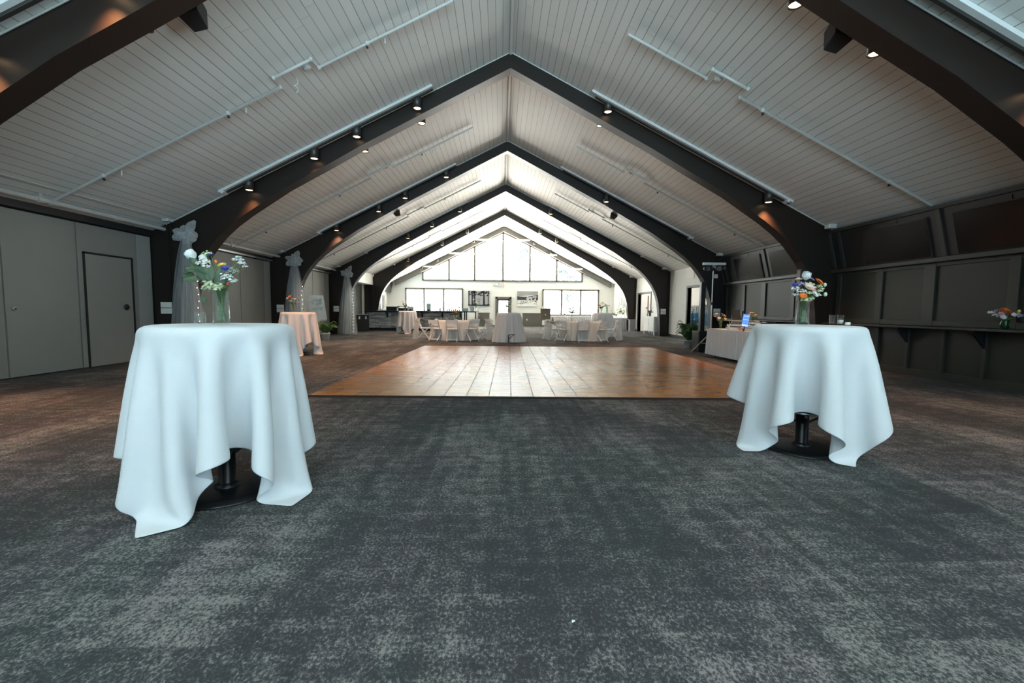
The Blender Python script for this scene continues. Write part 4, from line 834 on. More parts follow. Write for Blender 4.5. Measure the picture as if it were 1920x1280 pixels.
small(4.66, 20.3, 1.092, .2, ['petdry', 'petdry', 'petred', 'petdry', 'petpeach'], 'dark russet bouquet on the tall table behind the right guest table', 'slim vase on the tall table behind the right guest table', 14, 1.5)
vase(7.82, 6.62, .966, .065, .15, 'round glass bowl vase on the drink ledge at the right edge', .4, 'bowl', 'greenglass')
bouquet(7.82, 6.62, .966, .15, .04, [('zin', -.02, 0, .29, .075, 'petor'), ('zin', .01, -.05, .24, .06, 'petred'), ('clu', -.03, -.16, .23, .06, 'petw'), ('clu', -.03, .10, .22, .055, 'petw'), ('clu', -.05, .16, .26, .05, 'petw'), ('zin', -.06, -.02, .19, .05, 'petw'), ('clu', 0, -.20, .21, .05, 'petlav'), ('clu', 0, .13, .29, .04, 'petlav'), ('zin', -.05, .02, .24, .05, 'petpink'), ('bud', 0, -.17, .28, .02, 'petyel')], 'bouquet of orange and white flowers on the right drink ledge', 12, 21, .13)
# ---------------------------------------------------------------- guest tables and chairs
def make_chair():
    t = thing('folding_chair', '', 'chair', (0, 0, 0), group='white folding chairs at the guest tables')
    for s in (-1, 1):
        MB().tube([(.21*s, -.25, .79), (.21*s, -.13, .48), (.21*s, .22, 0)], .017, 8).build('leg', MT['chairw'], t)
        MB().tube([(.185*s, .16, .45), (.185*s, -.06, .24), (.185*s, -.27, 0)], .016, 8).build('leg', MT['chairw'], t)
    MB().grid(lambda u, v: ((u-.5)*.42, -.255-.03*math.sin(math.pi*u)+.0, .66+.13*v), 10, 3).grid(lambda u, v: ((u-.5)*.42, -.225-.03*math.sin(math.pi*u), .79-.13*v), 10, 3).build('backrest', MT['chairw'], t)
    MB().box(-.2, .2, -.19, -.165, .52, .58).build('lower_rail', MT['chairw'], t, bevel=.004)
    MB().box(-.20, .20, -.16, .22, .43, .465).build('seat', MT['seatw'], t, bevel=.012)
    MB().box(-.18, .18, -.245, -.22, .05, .10).build('stretcher', MT['chairw'], t); MB().tube([(-.2, .17, .08), (.2, .17, .08)], .012, 6).build('stretcher', MT['chairw'], t)
    return t
CH = make_chair(); used = [False]
def chair(x, y, rz, label):
    if not used[0]: used[0] = True; CH.location = (x, y, 0); CH.rotation_euler = (0, 0, rz); CH['label'] = label; return
    dup(CH, (x, y, 0), rz, label)
def guest(cx, cy, side, seed):
    t = thing('guest_table', 'round guest table under a floor-length cloth, %s of the hall' % side, 'table', (cx, cy, 0), 0, 'round guest tables')
    MB().lathe([(.001, .72), (.84, .72), (.84, .745), (.001, .745)], n=40).build('tabletop', MT['wood'], t)
    for i in range(4):
        a = math.pi/4+i*math.pi/2; MB().tube([(.3*math.cos(a), .3*math.sin(a), .72), (.5*math.cos(a), .5*math.sin(a), 0)], .016, 6).build('leg', MT['black'], t)
    tag(skirt(.855, .752, .93, 22, .03, seed).build('tablecloth', MT['clothw'], loc=(cx, cy, 0)), 'ivory floor-length cloth on the round guest table %s of the hall' % side, 'tablecloth', 'cloths on the round guest tables')
    for i, (dx, dy, k) in enumerate(((-.45, -.5, 'g'), (-.2, -.62, 'g'), (.4, -.5, 'g'), (.62, -.1, 'n'), (-.7, 0, 'n'), (.15, -.68, 'n'))):
        pos = ['front left', 'front centre-left', 'front right', 'right edge', 'left edge', 'front centre-right'][i]
        if k == 'g': tumbler(cx+dx, cy+dy, .754, .035, .12, 'small water glass at the %s of the %s guest table' % (pos, side.split()[0]))
        else:
            tag(MB().box(-.07, .07, -.05, .05, 0, .03).box(-.04, .04, -.03, .03, .03, .07).build('napkin', MT['petw'], loc=(cx+dx, cy+dy, .754)), 'folded white napkin at the %s of the %s guest table' % (pos, side.split()[0]), 'napkin', 'folded napkins')
guest(-1.86, 17.5, 'left side', 31); guest(3.35, 17.65, 'right side', 32)
for x, y, a, lb in ((-1.81, 16.48, 0, 'white folding chair seen from behind at the front of the left guest table'), (-2.43, 16.72, -25, 'white folding chair at the front left of the left guest table'), (-1.14, 16.75, 38, 'white folding chair angled at the front right of the left guest table'), (-.72, 17.35, 75, 'white folding chair on the right side of the left guest table'), (-3.02, 17.4, -85, 'draped white folding chair on the left side of the left guest table'), (-1.2, 18.65, 155, 'white folding chair at the back of the left guest table'),
                    (3.13, 16.68, 0, 'white folding chair seen from behind at the front of the right guest table'), (2.42, 17.05, -35, 'white folding chair at the front left of the right guest table'), (3.85, 16.98, 36, 'white folding chair angled at the front right of the right guest table'), (4.42, 17.5, 80, 'white folding chair on the right side of the right guest table'), (2.16, 17.75, -90, 'draped white folding chair on the left side of the right guest table'), (3.6, 18.8, 170, 'white folding chair at the back of the right guest table')):
    chair(x, y, math.radians(a), lb)
def sash(x, y, rz, label, m='tulle', h=.82, bow=True):
    t = thing('chair_drape', label, 'drape', (x, y, 0), rz, group='sheer drapes over the guest chairs'); r = random.Random(int(x*100))
    for q in range(2):
        ph = r.uniform(0, 6)
        MB().grid(lambda u, v: ((u-.5)*(.46+.12*v), -.25-.12*v**.7-.02*math.sin((u-.5)*34+ph)*v-.02*q, h-(h-.02)*v), 40, 12).build('layer', MT[m], t)
    MB().grid(lambda u, v: ((u-.5)*.46, -.25+.12*v, h+.012*math.sin(v*3.14)), 10, 4).build('top_fold', MT[m], t)
    if bow:
        for a, Ln in ((20, .2), (160, .2), (-60, .22), (-120, .2), (80, .16)):
            a = math.radians(a); MB().grid(lambda u, v: (math.cos(a)*Ln*(.5-.5*math.cos(6.283*u))-math.sin(a)*.08*math.sin(6.283*u), -.33-.08*(v-.5), h-.14+math.sin(a)*Ln*(.5-.5*math.cos(6.283*u))+math.cos(a)*.08*math.sin(6.283*u)), 16, 4).build('bow_loop', MT['tullebow'], t)
sash(-3.02, 17.4, math.radians(-60), 'pale tulle draped over the leftmost chair of the left guest table', 'tulle', .82, False); sash(-.72, 17.35, math.radians(60), 'white tulle with a bow over the right chair of the left guest table')
sash(4.42, 17.5, math.radians(55), 'cream tulle draped over the rightmost chair of the right guest table', 'tulle', .82, False); sash(2.16, 17.75, math.radians(-60), 'puffy white tulle over the leftmost chair of the right guest table')
lf = thing('palm_leaves', 'green and white leaf spray tied beside the right guest table', 'foliage', (2.05, 17.2, .35))
for i in range(7): leafblade((0, 0, .3), (-.5+.22*i, -.25, .5-.25*abs(i-2)), .38, .08).build('leaf', MT['leaf'] if i % 2 else MT['petgreen'], lf)
small(-1.78, 17.1, .754, .2, ['petyel', 'petor', 'petyel', 'petdry', 'petor', 'petdry'], 'amber and brown bouquet on the left guest table', 'vase on the left guest table', 41, 1.9)
small(2.78, 17.2, .754, .32, ['petdry', 'petw', 'petdry', 'petw', 'petgreen'], 'tall thin bouquet of pale blooms on the right guest table', 'tall vase on the right guest table', 42, 1.5)
for i, (x, lb) in enumerate(((-1.30, 'tall clear bottle left of its pair on the left guest table'), (-.92, 'tall clear bottle right of its pair on the left guest table'))):
    t = thing('bottle', lb, 'bottle', (x+.02, 17.35, .754)); MB().lathe([(.001, 0), (.045, 0), (.045, .2), (.018, .28), (.018, .36), (.001, .36)], n=16).build('body', MT['glass' if i else 'pane'], t); MB().lathe([(.001, .35), (.021, .35), (.021, .39), (.001, .39)], n=10).build('cap', MT['greybin'], t)
# ---------------------------------------------------------------- bar
bar = thing('bar_counter', 'bar counter faced with grey ledger stone under a dark top', 'bar', (-4.5, 24.4, 0))
MB().box(-2.9, 2.35, 0, .25, .14, 1.0).build('stone_front', MT['ledger'], bar)
MB().box(-2.9, 2.35, .02, .25, 0, .14).build('plinth', MT['black'], bar)
MB().box(-2.95, 2.45, -.22, .55, 1.03, 1.075).build('countertop', MT['black'], bar, bevel=.006)
MB().box(-2.9, 2.35, .0, .25, 1.0, 1.03).build('counter_rail', MT['black'], bar)
for x in (-1.75, .62-.6+.15, 1.28, 2.28): MB().prism([(0, 1.0), (-.18, 1.0), (-.18, .96), (-.04, .74), (0, .74)], x-.04, x+.04, 'x').build('corbel', MT['black'], bar)
bt = thing('high_table', 'dark narrow high table joining the right end of the bar', 'table', (-1.72, 24.55, 0)); MB().box(-.36, .36, -.3, .3, 1.03, 1.09).build('tabletop', MT['black'], bt, bevel=.005)
for x in (-.3, -.2, .31): MB().box(x-.035, x+.035, -.05, .05, 0, 1.03).build('leg', MT['black'], bt)
MB().box(-.3, .31, -.02, .02, .3, .35).build('stretcher', MT['black'], bt)
Z = 1.078
def item(name, mb, m, loc, label, cat, group=None): return tag(mb.build(name, MT[m], loc=loc), label, cat, group)
bi = thing('chafing_dish', 'black warming tray at the left end of the bar', 'serving tray', (-6.05, 24.6, Z)); MB().box(-.28, .28, -.15, .15, 0, .2).build('tray', MT['black'], bi, bevel=.01); MB().box(-.30, .30, -.17, .17, .2, .235).build('lid', MT['black'], bi)
bi = thing('chafing_dish', 'second black tray beside the left framed sign', 'serving tray', (-5.45, 24.75, Z)); MB().box(-.26, .26, -.15, .15, 0, .16).build('tray', MT['black'], bi, bevel=.01); MB().box(-.3, .3, -.17, .17, .24, .27).build('lid', MT['black'], bi); MB().box(-.28, -.24, -.15, .15, .16, .24).box(.24, .28, -.15, .15, .16, .24).build('stand', MT['black'], bi)
item('folded_cloth', MB().box(-.22, .22, -.12, .12, 0, .05).box(-.1, .1, -.1, .1, .05, .085), 'petw', (-6.6, 24.55, Z), 'crumpled white cloth at the far left end of the bar', 'cloth')
for x, w, h, mm, lb in ((-5.02, .36, .24, 'paper', 'white framed notice left of the dried bouquet on the bar'), (-4.0, .24, .42, 'greenglass', 'green framed notice right of the dried bouquet on the bar')):
    t = thing('sign_frame', lb, 'sign', (x, 24.5, Z)); MB().box(-w/2, w/2, 0, .02, 0, h).build('frame', MT['black' if mm != 'paper' else 'silver'], t); MB().box(-w/2+.02, w/2-.02, -.006, .0, .02, h-.02).build('sheet', MT['paper' if mm == 'paper' else 'teal'], t); MB().box(-.06, .06, -.008, -.004, .02, .10).build('print', MT['black'], t)
def bottle(x, y, z, h, m, label):
    t = thing('bottle', label, 'bottle', (x, y, z), group='bottles on the bar'); MB().lathe([(.001, 0), (.038, 0), (.038, h*.55), (.014, h*.75), (.014, h), (.001, h)], n=12).build('body', MT[m], t); MB().lathe([(.001, h-.03), (.017, h-.03), (.017, h+.01), (.001, h+.01)], n=8).build('cap', MT['black'], t)
for i, (x, h, m) in enumerate(((-3.62, .22, 'greenglass'), (-3.52, .19, 'glass'), (-3.38, .30, 'leaf'), (-3.24, .2, 'greenglass'), (-3.16, .17, 'glass'))):
    bottle(x, 24.5, Z, h, m, '%s bottle on the bar, %s of the row of five' % ({'greenglass': 'pale green glass', 'glass': 'clear glass', 'leaf': 'dark green'}[m], ['leftmost', 'second', 'third and tallest', 'fourth', 'last'][i]))
for i in range(7): tumbler(-2.98+.115*i, 24.45+.05*(i % 2), Z, .045, .11+.04*(i % 3 == 1), 'amber tumbler on the bar, %s in the row from the left' % ['first', 'second', 'third', 'fourth', 'fifth', 'sixth', 'seventh'][i], 'gold', 'tumbler', 'gold')
small(-2.42+.1, 24.5, Z, .18, ['petgreen', 'petw', 'petgreen'], 'small green bouquet on the bar above the amber guest bouquet', 'slim vase on the bar', 51, 1.2)
item('napkin_box', MB().box(-.18, .18, -.08, .08, 0, .19), 'teal', (-1.98, 24.45, Z), 'pale green box near the right end of the bar', 'box')
item('menu_card', MB().box(-.12, .12, -.005, .005, 0, .3), 'paper', (-1.62, 24.6, 1.092), 'white menu card standing at the right end of the bar', 'card')
small(-1.40, 24.45, 1.092, .26, ['petw', 'petgreen', 'petw', 'petdry', 'petgreen'], 'tall green and white bouquet at the right end of the bar', 'tall clear vase at the right end of the bar', 52, 2.0)
for i, (x, z) in enumerate(((-1.5, .75), (-1.42, .3))): pass
# black bin cabinet and wall things on the left
t = thing('waste_cabinet', 'black double waste cabinet beneath the white bulkhead on the left', 'cabinet', (-7.35, 23.3, 0), math.radians(35))
MB().box(-.34, .34, -.25, .25, .0, .86).build('body', MT['black'], t, bevel=.01); MB().box(-.36, .36, -.27, .27, .86, .9).build('lid', MT['greybin'], t, bevel=.008)
for x in (-.17, .17): MB().box(x-.15, x+.15, -.262, -.25, .06, .58).build('door', MT['blackmetal'], t, bevel=.004); MB().box(x-.04, x+.04, -.262, -.25, .64, .78).build('notice', MT['paper'], t)
t = thing('television', 'dark tilted television high in the far left corner', 'television', (-7.72, 30.6, 2.66)); t.rotation_euler = (0, math.atan(.18), 0)
MB().box(-.03, .03, -1.0, 1.0, -.35, .42).build('housing', MT['bezel'], t, bevel=.006); MB().box(.03, .035, -.96, .96, -.32, .39).build('screen', MT['screen'], t); MB().tube([(-.03, 0, 0), (-.25, 0, .1)], .03).build('mount', MT['black'], t)
# ---------------------------------------------------------------- pictures, signs, easels by the end wall
t = thing('framed_print', 'black and white print of tall trees left of the end door', 'picture', (-1.57, 31.225, 1.985))
MB().box(-.76, .76, -.03, .03, -.53, .53).build('canvas', MT['greybin'], t)
m = MB(); rr = random.Random(3)
for x, w in ((-.47, .09), (-.31, .10), (.35, .11), (.66, .05), (-.70, .05)): m.add([(x-w/2, -.034, .53), (x+w/2, -.034, .53), (x+w*.8, -.034, -.5), (x-w*.5, -.034, -.5)], [(0, 1, 2, 3)])
for i in range(60):
    x = rr.uniform(-.72, .72); z = .5-.34*rr.random()**1.3; s = rr.uniform(.03, .09); m.add([(x-s, -.0345, z-s*.4), (x, -.0345, z-s), (x+s, -.0345, z), (x, -.0345, z+min(s*.6, .52-z))], [(0, 1, 2, 3)])
m.add([(-.76, -.034, -.53), (.76, -.034, -.53), (.76, -.034, -.40), (.2, -.034, -.46), (-.76, -.034, -.44)], [(0, 1, 2, 3, 4)]); m.build('tree_shapes', MT['black'], t)
MB().lathe([(.001, -.035), (.28, -.035)], n=20, M=Matrix.Rotation(math.pi/2, 4, 'X')).build('pale_clearing', MT['farwhite'], t, loc=(.03, .002, -.16))
m = MB(); m.box(.02, .035, -.04, -.036, -.42, -.05); m.box(-.13, .14, -.04, -.036, -.07, -.045); m.box(-.09, -.03, -.04, -.036, -.30, -.2); m.build('lamp_post_shape', MT['black'], t)
t = thing('framed_print', 'grey landscape print of a treeline and field right of the end door', 'picture', (1.88, 31.225, 1.98))
MB().box(-.74, .74, -.03, .03, -.53, .53).build('canvas', MT['farwhite'], t)
MB().add([(-.74, -.034, .53), (.74, -.034, .53), (.74, -.034, .27), (-.74, -.034, .16)], [(0, 3, 2, 1)]).build('sky_band', MT['grey'], t)
m = MB(); m.add([(-.74, -.035, .17), (-.74, -.035, -.10), (.74, -.035, -.10), (.74, -.035, .28), (.3, -.035, .2), (-.2, -.035, .14)], [(0, 1, 2, 3, 4, 5)])
for i in range(26): x = rr.uniform(-.7, .7); z = rr.uniform(-.36, -.14); s = rr.uniform(.03, .12); m.add([(x-s, -.035, z), (x, -.035, z-.02), (x+s, -.035, z), (x, -.035, z+.02)], [(0, 1, 2, 3)])
m.box(.60, .62, -.038, -.034, -.45, .1); m.build('treeline_shapes', MT['base'], t)
m = MB()
for i in range(24): x = rr.uniform(-.1, .7); z = rr.uniform(-.04, .16); s = rr.uniform(.03, .08); m.add([(x-s, -.037, z), (x, -.037, z-s), (x+s, -.037, z), (x, -.037, z+s)], [(0, 1, 2, 3)])
m.build('pale_foliage', MT['paper'], t)
t = thing('exit_sign', 'red and white EXIT sign above the end door', 'exit sign', (.03, 31.22, 2.98)); MB().box(-.17, .17, -.03, .03, -.1, .1).build('housing', MT['paper'], t, bevel=.006)
def text(s, size, m, parent, loc, rot=(math.pi/2, 0, 0), name='lettering'):
    c = bpy.data.curves.new(name, 'FONT'); c.body = s; c.size = size; c.extrude = .002; c.align_x = 'CENTER'; c.align_y = 'CENTER'; c.materials.append(MT[m]); tmp = bpy.data.objects.new(name, c); COL.objects.link(tmp); me = bpy.data.meshes.new_from_object(tmp); bpy.data.objects.remove(tmp); me.materials.clear(); me.materials.append(MT[m]); o = bpy.data.objects.new(name, me); COL.objects.link(o); o.parent = parent; o.location = loc; o.rotation_euler = rot; return o
text('EXIT', .15, 'red', t, (0, -.034, 0))
t = thing('emergency_light', 'white emergency light box left of the exit sign', 'emergency light', (-.38, 31.22, 2.98)); MB().box(-.19, .19, -.04, .03, -.1, .1).build('housing', MT['trackw'], t, bevel=.01); MB().box(.02, .15, -.05, -.03, -.07, .07).build('lens', MT['teal'], t)
item('wall_socket', MB().box(-.04, .04, -.008, .0, -.06, .06), 'paper', (1.85, 31.265, .5), 'white socket on the wainscot right of the end door', 'socket')
t = thing('easel', 'thin-legged easel before the far right window', 'easel', (2.75, 27.2, 0))
for p in ([(-.28, 0, 0), (-.06, 0, 1.45)], [(.28, 0, 0), (.06, 0, 1.45)], [(0, .5, 0), (0, .04, 1.4)]): MB().tube(p, .014, 6).build('leg', MT['blackmetal'], t)
MB().box(-.3, .3, -.03, .03, .56, .59).build('ledge', MT['blackmetal'], t)
t2 = thing('notice_board', 'dark brown board standing on the easel by the right window', 'board', (2.75, 27.12, .6)); MB().box(-.31, .31, -.02, .01, 0, .7).build('panel', MT['brownboard'], t2); MB().box(-.03, .03, -.025, -.02, .27, .36).build('emblem', MT['paper'], t2)
t3 = thing('flower_swag', 'white flowers fixed at the top of the easel by the right window', 'flowers', (2.72, 27.1, 1.38)); cluster((0, 0, .06), .14, 26, .05, 3).build('white_blooms', MT['petw'], t3); cluster((-.1, 0, -.05), .12, 14, .05, 4).build('pale_blooms', MT['petgreen'], t3); leafblade((0, 0, .1), (.5, 0, 1), .25, .06).build('leaf', MT['leaf'], t3)
# long table under the right window, and skirted table at the far right
def longtable(x0, x1, y0, y1, h, label, cl, cm='cloth', nf=30, group=None):
    t = thing('banquet_table', label, 'table', ((x0+x1)/2, (y0+y1)/2, 0)); a, b = (x1-x0)/2, (y1-y0)/2
    MB().box(-a, a, -b, b, h-.04, h-.004).build('tabletop', MT['wood'], t)
    for sx in (-1, 1):
        for sy in (-1, 1): MB().tube([(sx*(a-.12), sy*(b-.1), h-.04), (sx*(a-.12), sy*(b-.1), 0)], .015, 6).build('leg', MT['black'], t)
    per = 4*(a+b)
    def rim(s, off):
        s *= per; 
        for L, p, d, nn in ((2*a, (-a, -b), (1, 0), (0, -1)), (2*b, (a, -b), (0, 1), (1, 0)), (2*a, (a, b), (-1, 0), (0, 1)), (2*b, (-a, b), (0, -1), (-1, 0))):
            if s <= L+1e-6: k_ = s*(1+2*off/L)-off; return p[0]+d[0]*k_+nn[0]*off, p[1]+d[1]*k_+nn[1]*off
            s -= L
        return -a, -b-off
    n = int(per/.022); m = MB(); rr = random.Random(int(h*1000)); ph = [rr.uniform(-1, 1) for _ in range(400)]
    def fn(u, v):
        q = u*per/.115; k = int(q); amp = .027*(.8+.4*ph[k % 400]); o = .028+amp*math.sin(2*math.pi*q+1.3*ph[(k//2) % 400])*(.35+.65*v)+.012*v
        x, y = rim(u, o); return (x, y, h-.012-(h-.09)*v)
    m.grid(fn, n, 5); m.box(-a-.006, a+.006, -b-.006, b+.006, h-.012, h)
    m2 = m.build('tablecloth', MT[cm], loc=((x0+x1)/2, (y0+y1)/2, 0)); tag(m2, cl, 'tablecloth'); return t
longtable(5.52, 6.28, 9.65, 11.48, .755, 'folding table of the sound desk on the right', 'gathered white skirt around the sound desk table on the right')
longtable(3.1, 5.9, 27.6, 28.3, .80, 'long table before the far right window', 'white cloth on the long table before the far right window')
longtable(6.65, 7.65, 26.35, 27.0, .76, 'short table at the far right by the last column', 'pleated pale skirt on the short table at the far right')
for i, (x, c, vh, lb) in enumerate(((3.72, 'petdry', .14, 'leftmost small dark bouquet'), (4.05, 'petgreen', .12, 'second small bouquet'), (5.02, 'petdry', .1, 'low brown bouquet in the middle'), (5.45, 'petpeach', .18, 'pale pink bouquet toward the right'))):
    small(x, 27.8, .803, vh, [c, 'petgreen', c], lb+' on the long table before the far right window', 'little vase, %s on the long far table' % ['leftmost', 'second from left', 'third from left', 'rightmost'][i], 60+i, 1.1)
t = thing('cake_stand', 'white pedestal cake stand on the right end of the long far table', 'cake stand', (5.78, 27.9, .803)); MB().lathe([(.001, 0), (.1, 0), (.025, .04), (.025, .26), (.19, .28), (.19, .3), (.001, .3)], n=24).build('stand', MT['petw'], t)
small(6.85, 26.6, .763, .18, ['petred', 'petpink', 'petgreen'], 'small pink bouquet at the left of the short far right table', 'little vase at the left of the short far right table', 71, 1.3)
small(7.05, 26.7, .763, .14, ['petblue', 'leafl', 'leafl'], 'small blue and green bouquet in the middle of the short far right table', 'little vase in the middle of the short far right table', 72, 1.3)
t = thing('vase', 'tall white pedestal vase on the short far right table', 'vase', (7.33, 26.7, .763)); MB().lathe([(.001, 0), (.06, 0), (.03, .05), (.03, .3), (.07, .38), (.06, .38), (.001, .32)], n=18).build('body', MT['petw'], t)
t = thing('bouquet', 'large white and green arrangement in the tall pedestal vase at the far right', 'flowers', (7.33, 26.7, 1.16))
cluster((0, 0, .1), .3, 40, .085, 5, .8).build('white_blooms', MT['petw'], t); cluster((0, 0, .02), .3, 30, .07, 6, .8).build('green_florets', MT['petgreen'], t)
rr = random.Random(9)
for i in range(10): a = rr.uniform(0, 6.28); leafblade((0, 0, 0), (math.cos(a), math.sin(a), rr.uniform(-.2, .8)), .32, .09).build('leaf', MT['leaf'], t)
t = thing('vase', 'teal glass vase on the tall table behind the right guest table', 'vase', (4.95, 20.45, 1.092)); MB().lathe([(.001, 0), (.05, 0), (.055, .1), (.03, .2), (.05, .25), (.046, .25), (.001, .05)], n=18).build('body', MT['greenglass'], t)
t = thing('bouquet', 'white blooms in the teal vase on the tall table behind the right guest table', 'flowers', (4.95, 20.45, 1.32)); cluster((0, 0, .1), .13, 20, .05, 7).build('white_blooms', MT['petw'], t); MB().tube([(0, 0, -.1), (0, 0, .1)], .01).build('stems', MT['stem'], t)
t = thing('side_table', 'dark little side table beside the far right column', 'table', (7.62, 25.35, 0)); MB().box(-.2, .2, -.2, .2, .66, .7).build('tabletop', MT['grey'], t); MB().box(-.16, .16, -.16, .16, .0, .66).build('cabinet', MT['grey'], t)
# white sideboard
t = thing('sideboard', 'white sideboard on legs against the right wall between the columns', 'cabinet', (7.72, 22.05, 0))
MB().box(-.23, .23, -.75, .75, .18, .88).build('body', MT['chairw'], t, bevel=.01); MB().box(-.26, .26, -.79, .79, .88, .92).build('top', MT['chairw'], t, bevel=.008)
for x in (-.2, .2):
    for y in (-.71, .71): MB().box(x-.03, x+.03, y-.03, y+.03, 0, .18).build('leg', MT['chairw'], t)
for y in (-.36, .36): q = MB().box(-.243, -.23, y-.34, y+.34, .22, .84).build('door', MT['paper'], t, bevel=.004); MB().ball((-.255, y*.12, .55), .015, 6).build('knob', MT['silver'], q)
small(7.62, 22.35, .923, .2, ['petdry', 'petlav', 'petdry', 'petw', 'petdry'], 'dark bouquet on the white sideboard', 'dark vase on the white sideboard', 81, 1.6, vm='blackmetal')
# ---------------------------------------------------------------- store shelves with crates, plants
for j, (y0, y1) in enumerate(((17.85, 18.5), (18.6, 19.25), (19.35, 20.0))):
    for i, (z, h, m, nm) in enumerate(((0, .3, 'greybin', 'grey'), (.3, .3, 'greybin', 'grey'), (.6, .28, 'bluebin', 'blue'), (.88, .3, 'bluebin', 'blue'), (1.18, .28, 'greybin', 'grey'))):
        t = thing('crate', '%s dishwasher crate, %s of the %s stack in the store doorway' % (nm, ['bottom', 'second', 'third', 'fourth', 'top'][i], ['nearest', 'middle', 'farthest'][j]), 'crate', (8.75, (y0+y1)/2, z+.012 if False else z), group='stacked crates in the store')
        c = MB(); w = (y1-y0)/2-.02
        for zz in (0, h*.33, h*.66, h-.035): c.box(-.25, .25, -w, -w+.02, zz, zz+.03); c.box(-.25, .25, w-.02, w, zz, zz+.03); c.box(-.25, -.23, -w, w, zz, zz+.03); c.box(.23, .25, -w, w, zz, zz+.03)
        for q in (-1, 1):
            for y in (-w, -w*.3, w*.3, w): c.box(.23*q-.012, .23*q+.012, y-.014, y+.014, 0, h-.005)
        c.build('frame', MT[m], t); MB().box(-.22, .22, -w+.03, w-.03, .01, h*.8).build('contents', MT['paper'] if m == 'greybin' else MT['bluebin'], t)
t = thing('towel_pile', 'white towels heaped on the nearest crate stack', 'towels', (8.75, 18.18, 1.46)); cluster((0, 0, .08), .2, 16, .14, 2, .5).build('folds', MT['petw'], t); MB().lathe([(.001, .14), (.12, .12), (.2, .04), (.22, 0), (.001, 0)], n=18).build('heap', MT['petw'], t)
item('wall_notice', MB().box(-.01, .01, -.2, .2, -.15, .15), 'paper', (9.58, 21-.6, 1.85), 'paper notice on the store room back wall', 'notice')
item('mop_bracket', MB().box(-.03, .03, -.05, .05, -.2, .2), 'black', (9.56, 20.0, 1.8), 'black bracket on the store room back wall', 'bracket')
def fern(x, y, pr, phh, r, h, n, label, pl, seed, pm='paper', m='fernm', basket=False):
    rr = random.Random(seed)
    p = thing('plant_pot', pl, 'plant pot', (x, y, 0)); MB().lathe([(.001, 0), (pr*.8, 0), (pr, phh), (pr*1.08, phh), (pr*1.08, phh-.03), (pr*.9, phh-.03), (pr*.9, phh-.05), (.001, phh-.05)], n=20).build('pot', MT[pm], p); MB().lathe([(.001, phh-.06), (pr*.88, phh-.045)], n=16).build('soil', MT['bark'], p)
    t = thing('potted_fern', label, 'plant', (x, y, phh-.05))
    for i in range(n):
        a = rr.uniform(0, 6.28); L_ = rr.uniform(.65, 1.1); el = rr.uniform(.15, 1.35); d = Vector((math.cos(a), math.sin(a), 0)); hgt = h*L_*(.35+.65*math.sin(el)); rad = r*L_*(.3+.7*math.cos(el))
        m_ = MB(); K = 15; P = []
        for q in range(K+1):
            s = q/K; P.append(d*rad*(s**.9)+Vector((0, 0, hgt*(math.sin(s*2.2)/.95 if el < .9 else s*1.05-.25*s**3))))
        m_.tube(P, .004, 4, cap=False)
        sd = Vector((0, 0, 1)).cross(d)
        for q in range(2, K):
            w = .085*h*1.3*math.sin(math.pi*min(1, q/K*.9+.1))+.012; tg = (P[q+1]-P[q-1]).normalized()
            for s in (-1, 1): m_.add([P[q], P[q]+sd*s*w*.6+tg*.025, P[q]+sd*s*w+tg*.01+Vector((0, 0, -.012)), P[q]+sd*s*w*.5-tg*.014], [(0, 1, 2, 3)])
        m_.build('frond', MT[m], t)
fern(6.15, 14.2, .15, .26, .52, .72, 60, 'bushy green fern on the floor before the store doorway', 'white pot under the fern by the sound desk', 1, 'paper')
fern(-6.5, 16.45, .15, .28, .5, .52, 55, 'dark arching plant on the floor at the foot of the easel sign', 'white pot of the dark plant beside the easel sign', 2, 'paper', 'leafl')
# easel with welcome sign
t = thing('easel', 'white easel behind the tall table at the left edge', 'easel', (-6.95, 17.0, 0), math.radians(55)); 
for p in ([(-.28, .05, 0), (-.05, .25, 1.7)], [(.28, .05, 0), (.05, .25, 1.7)], [(0, .75, 0), (0, .28, 1.6)]): MB().tube(p, .015, 6).build('leg', MT['paper'], t)
MB().box(-.3, .3, 0, .08, .72, .75).build('ledge', MT['paper'], t)
t = thing('welcome_sign', 'tall white board with a pale teal pattern leaning on the left easel', 'sign', (-6.95, 17.0, .76), math.radians(55)); 
M = Matrix.Rotation(-.22, 4, 'X'); MB().box(-.33, .33, 0, .02, 0, .95).xf(M).build('board', MT['paper'], t)
m = MB(); rr = random.Random(4)
for i in range(22):
    x = rr.uniform(-.26, .2); z = .35+.5*rr.random(); s = rr.uniform(.04, .1); m.add([(x-s, -.003, z), (x, -.003, z-s*.6), (x+s, -.003, z+s*.3), (x+s*.2, -.003, z+s)], [(0, 1, 2, 3)])
m.xf(M).build('teal_pattern', MT['teal'], t)
# ---------------------------------------------------------------- sound desk
DZ = .757
t = thing('flight_case', 'white flight case with metal corners on the sound desk', 'case', (5.82, 10.35, DZ), math.radians(0))
MB().box(-.22, .22, -.36, .36, .0, .13).build('case', MT['chairw'], t, bevel=.006); MB().box(-.225, .225, -.365, .365, .055, .065).box(-.225, .225, -.365, .365, 0, .008).build('trim_band', MT['silver'], t)
m = MB(); [m.box(sx*.21-.02, sx*.21+.02, sy*.345-.03, sy*.345+.03, z-.001, z+.05) for sx in (-1, 1) for sy in (-1, 1) for z in (0, .083)]; m.build('corners', MT['silver'], t)
MB().box(-.232, -.22, -.24, .22, .075, .10).build('handle', MT['black'], t)
t = thing('laptop_stand', 'silver laptop shelf on crossed legs on the sound desk', 'stand', (5.95, 10.75, DZ)); MB().box(-.2, .2, -.45, .45, .215, .228).build('shelf', MT['trackw'], t)
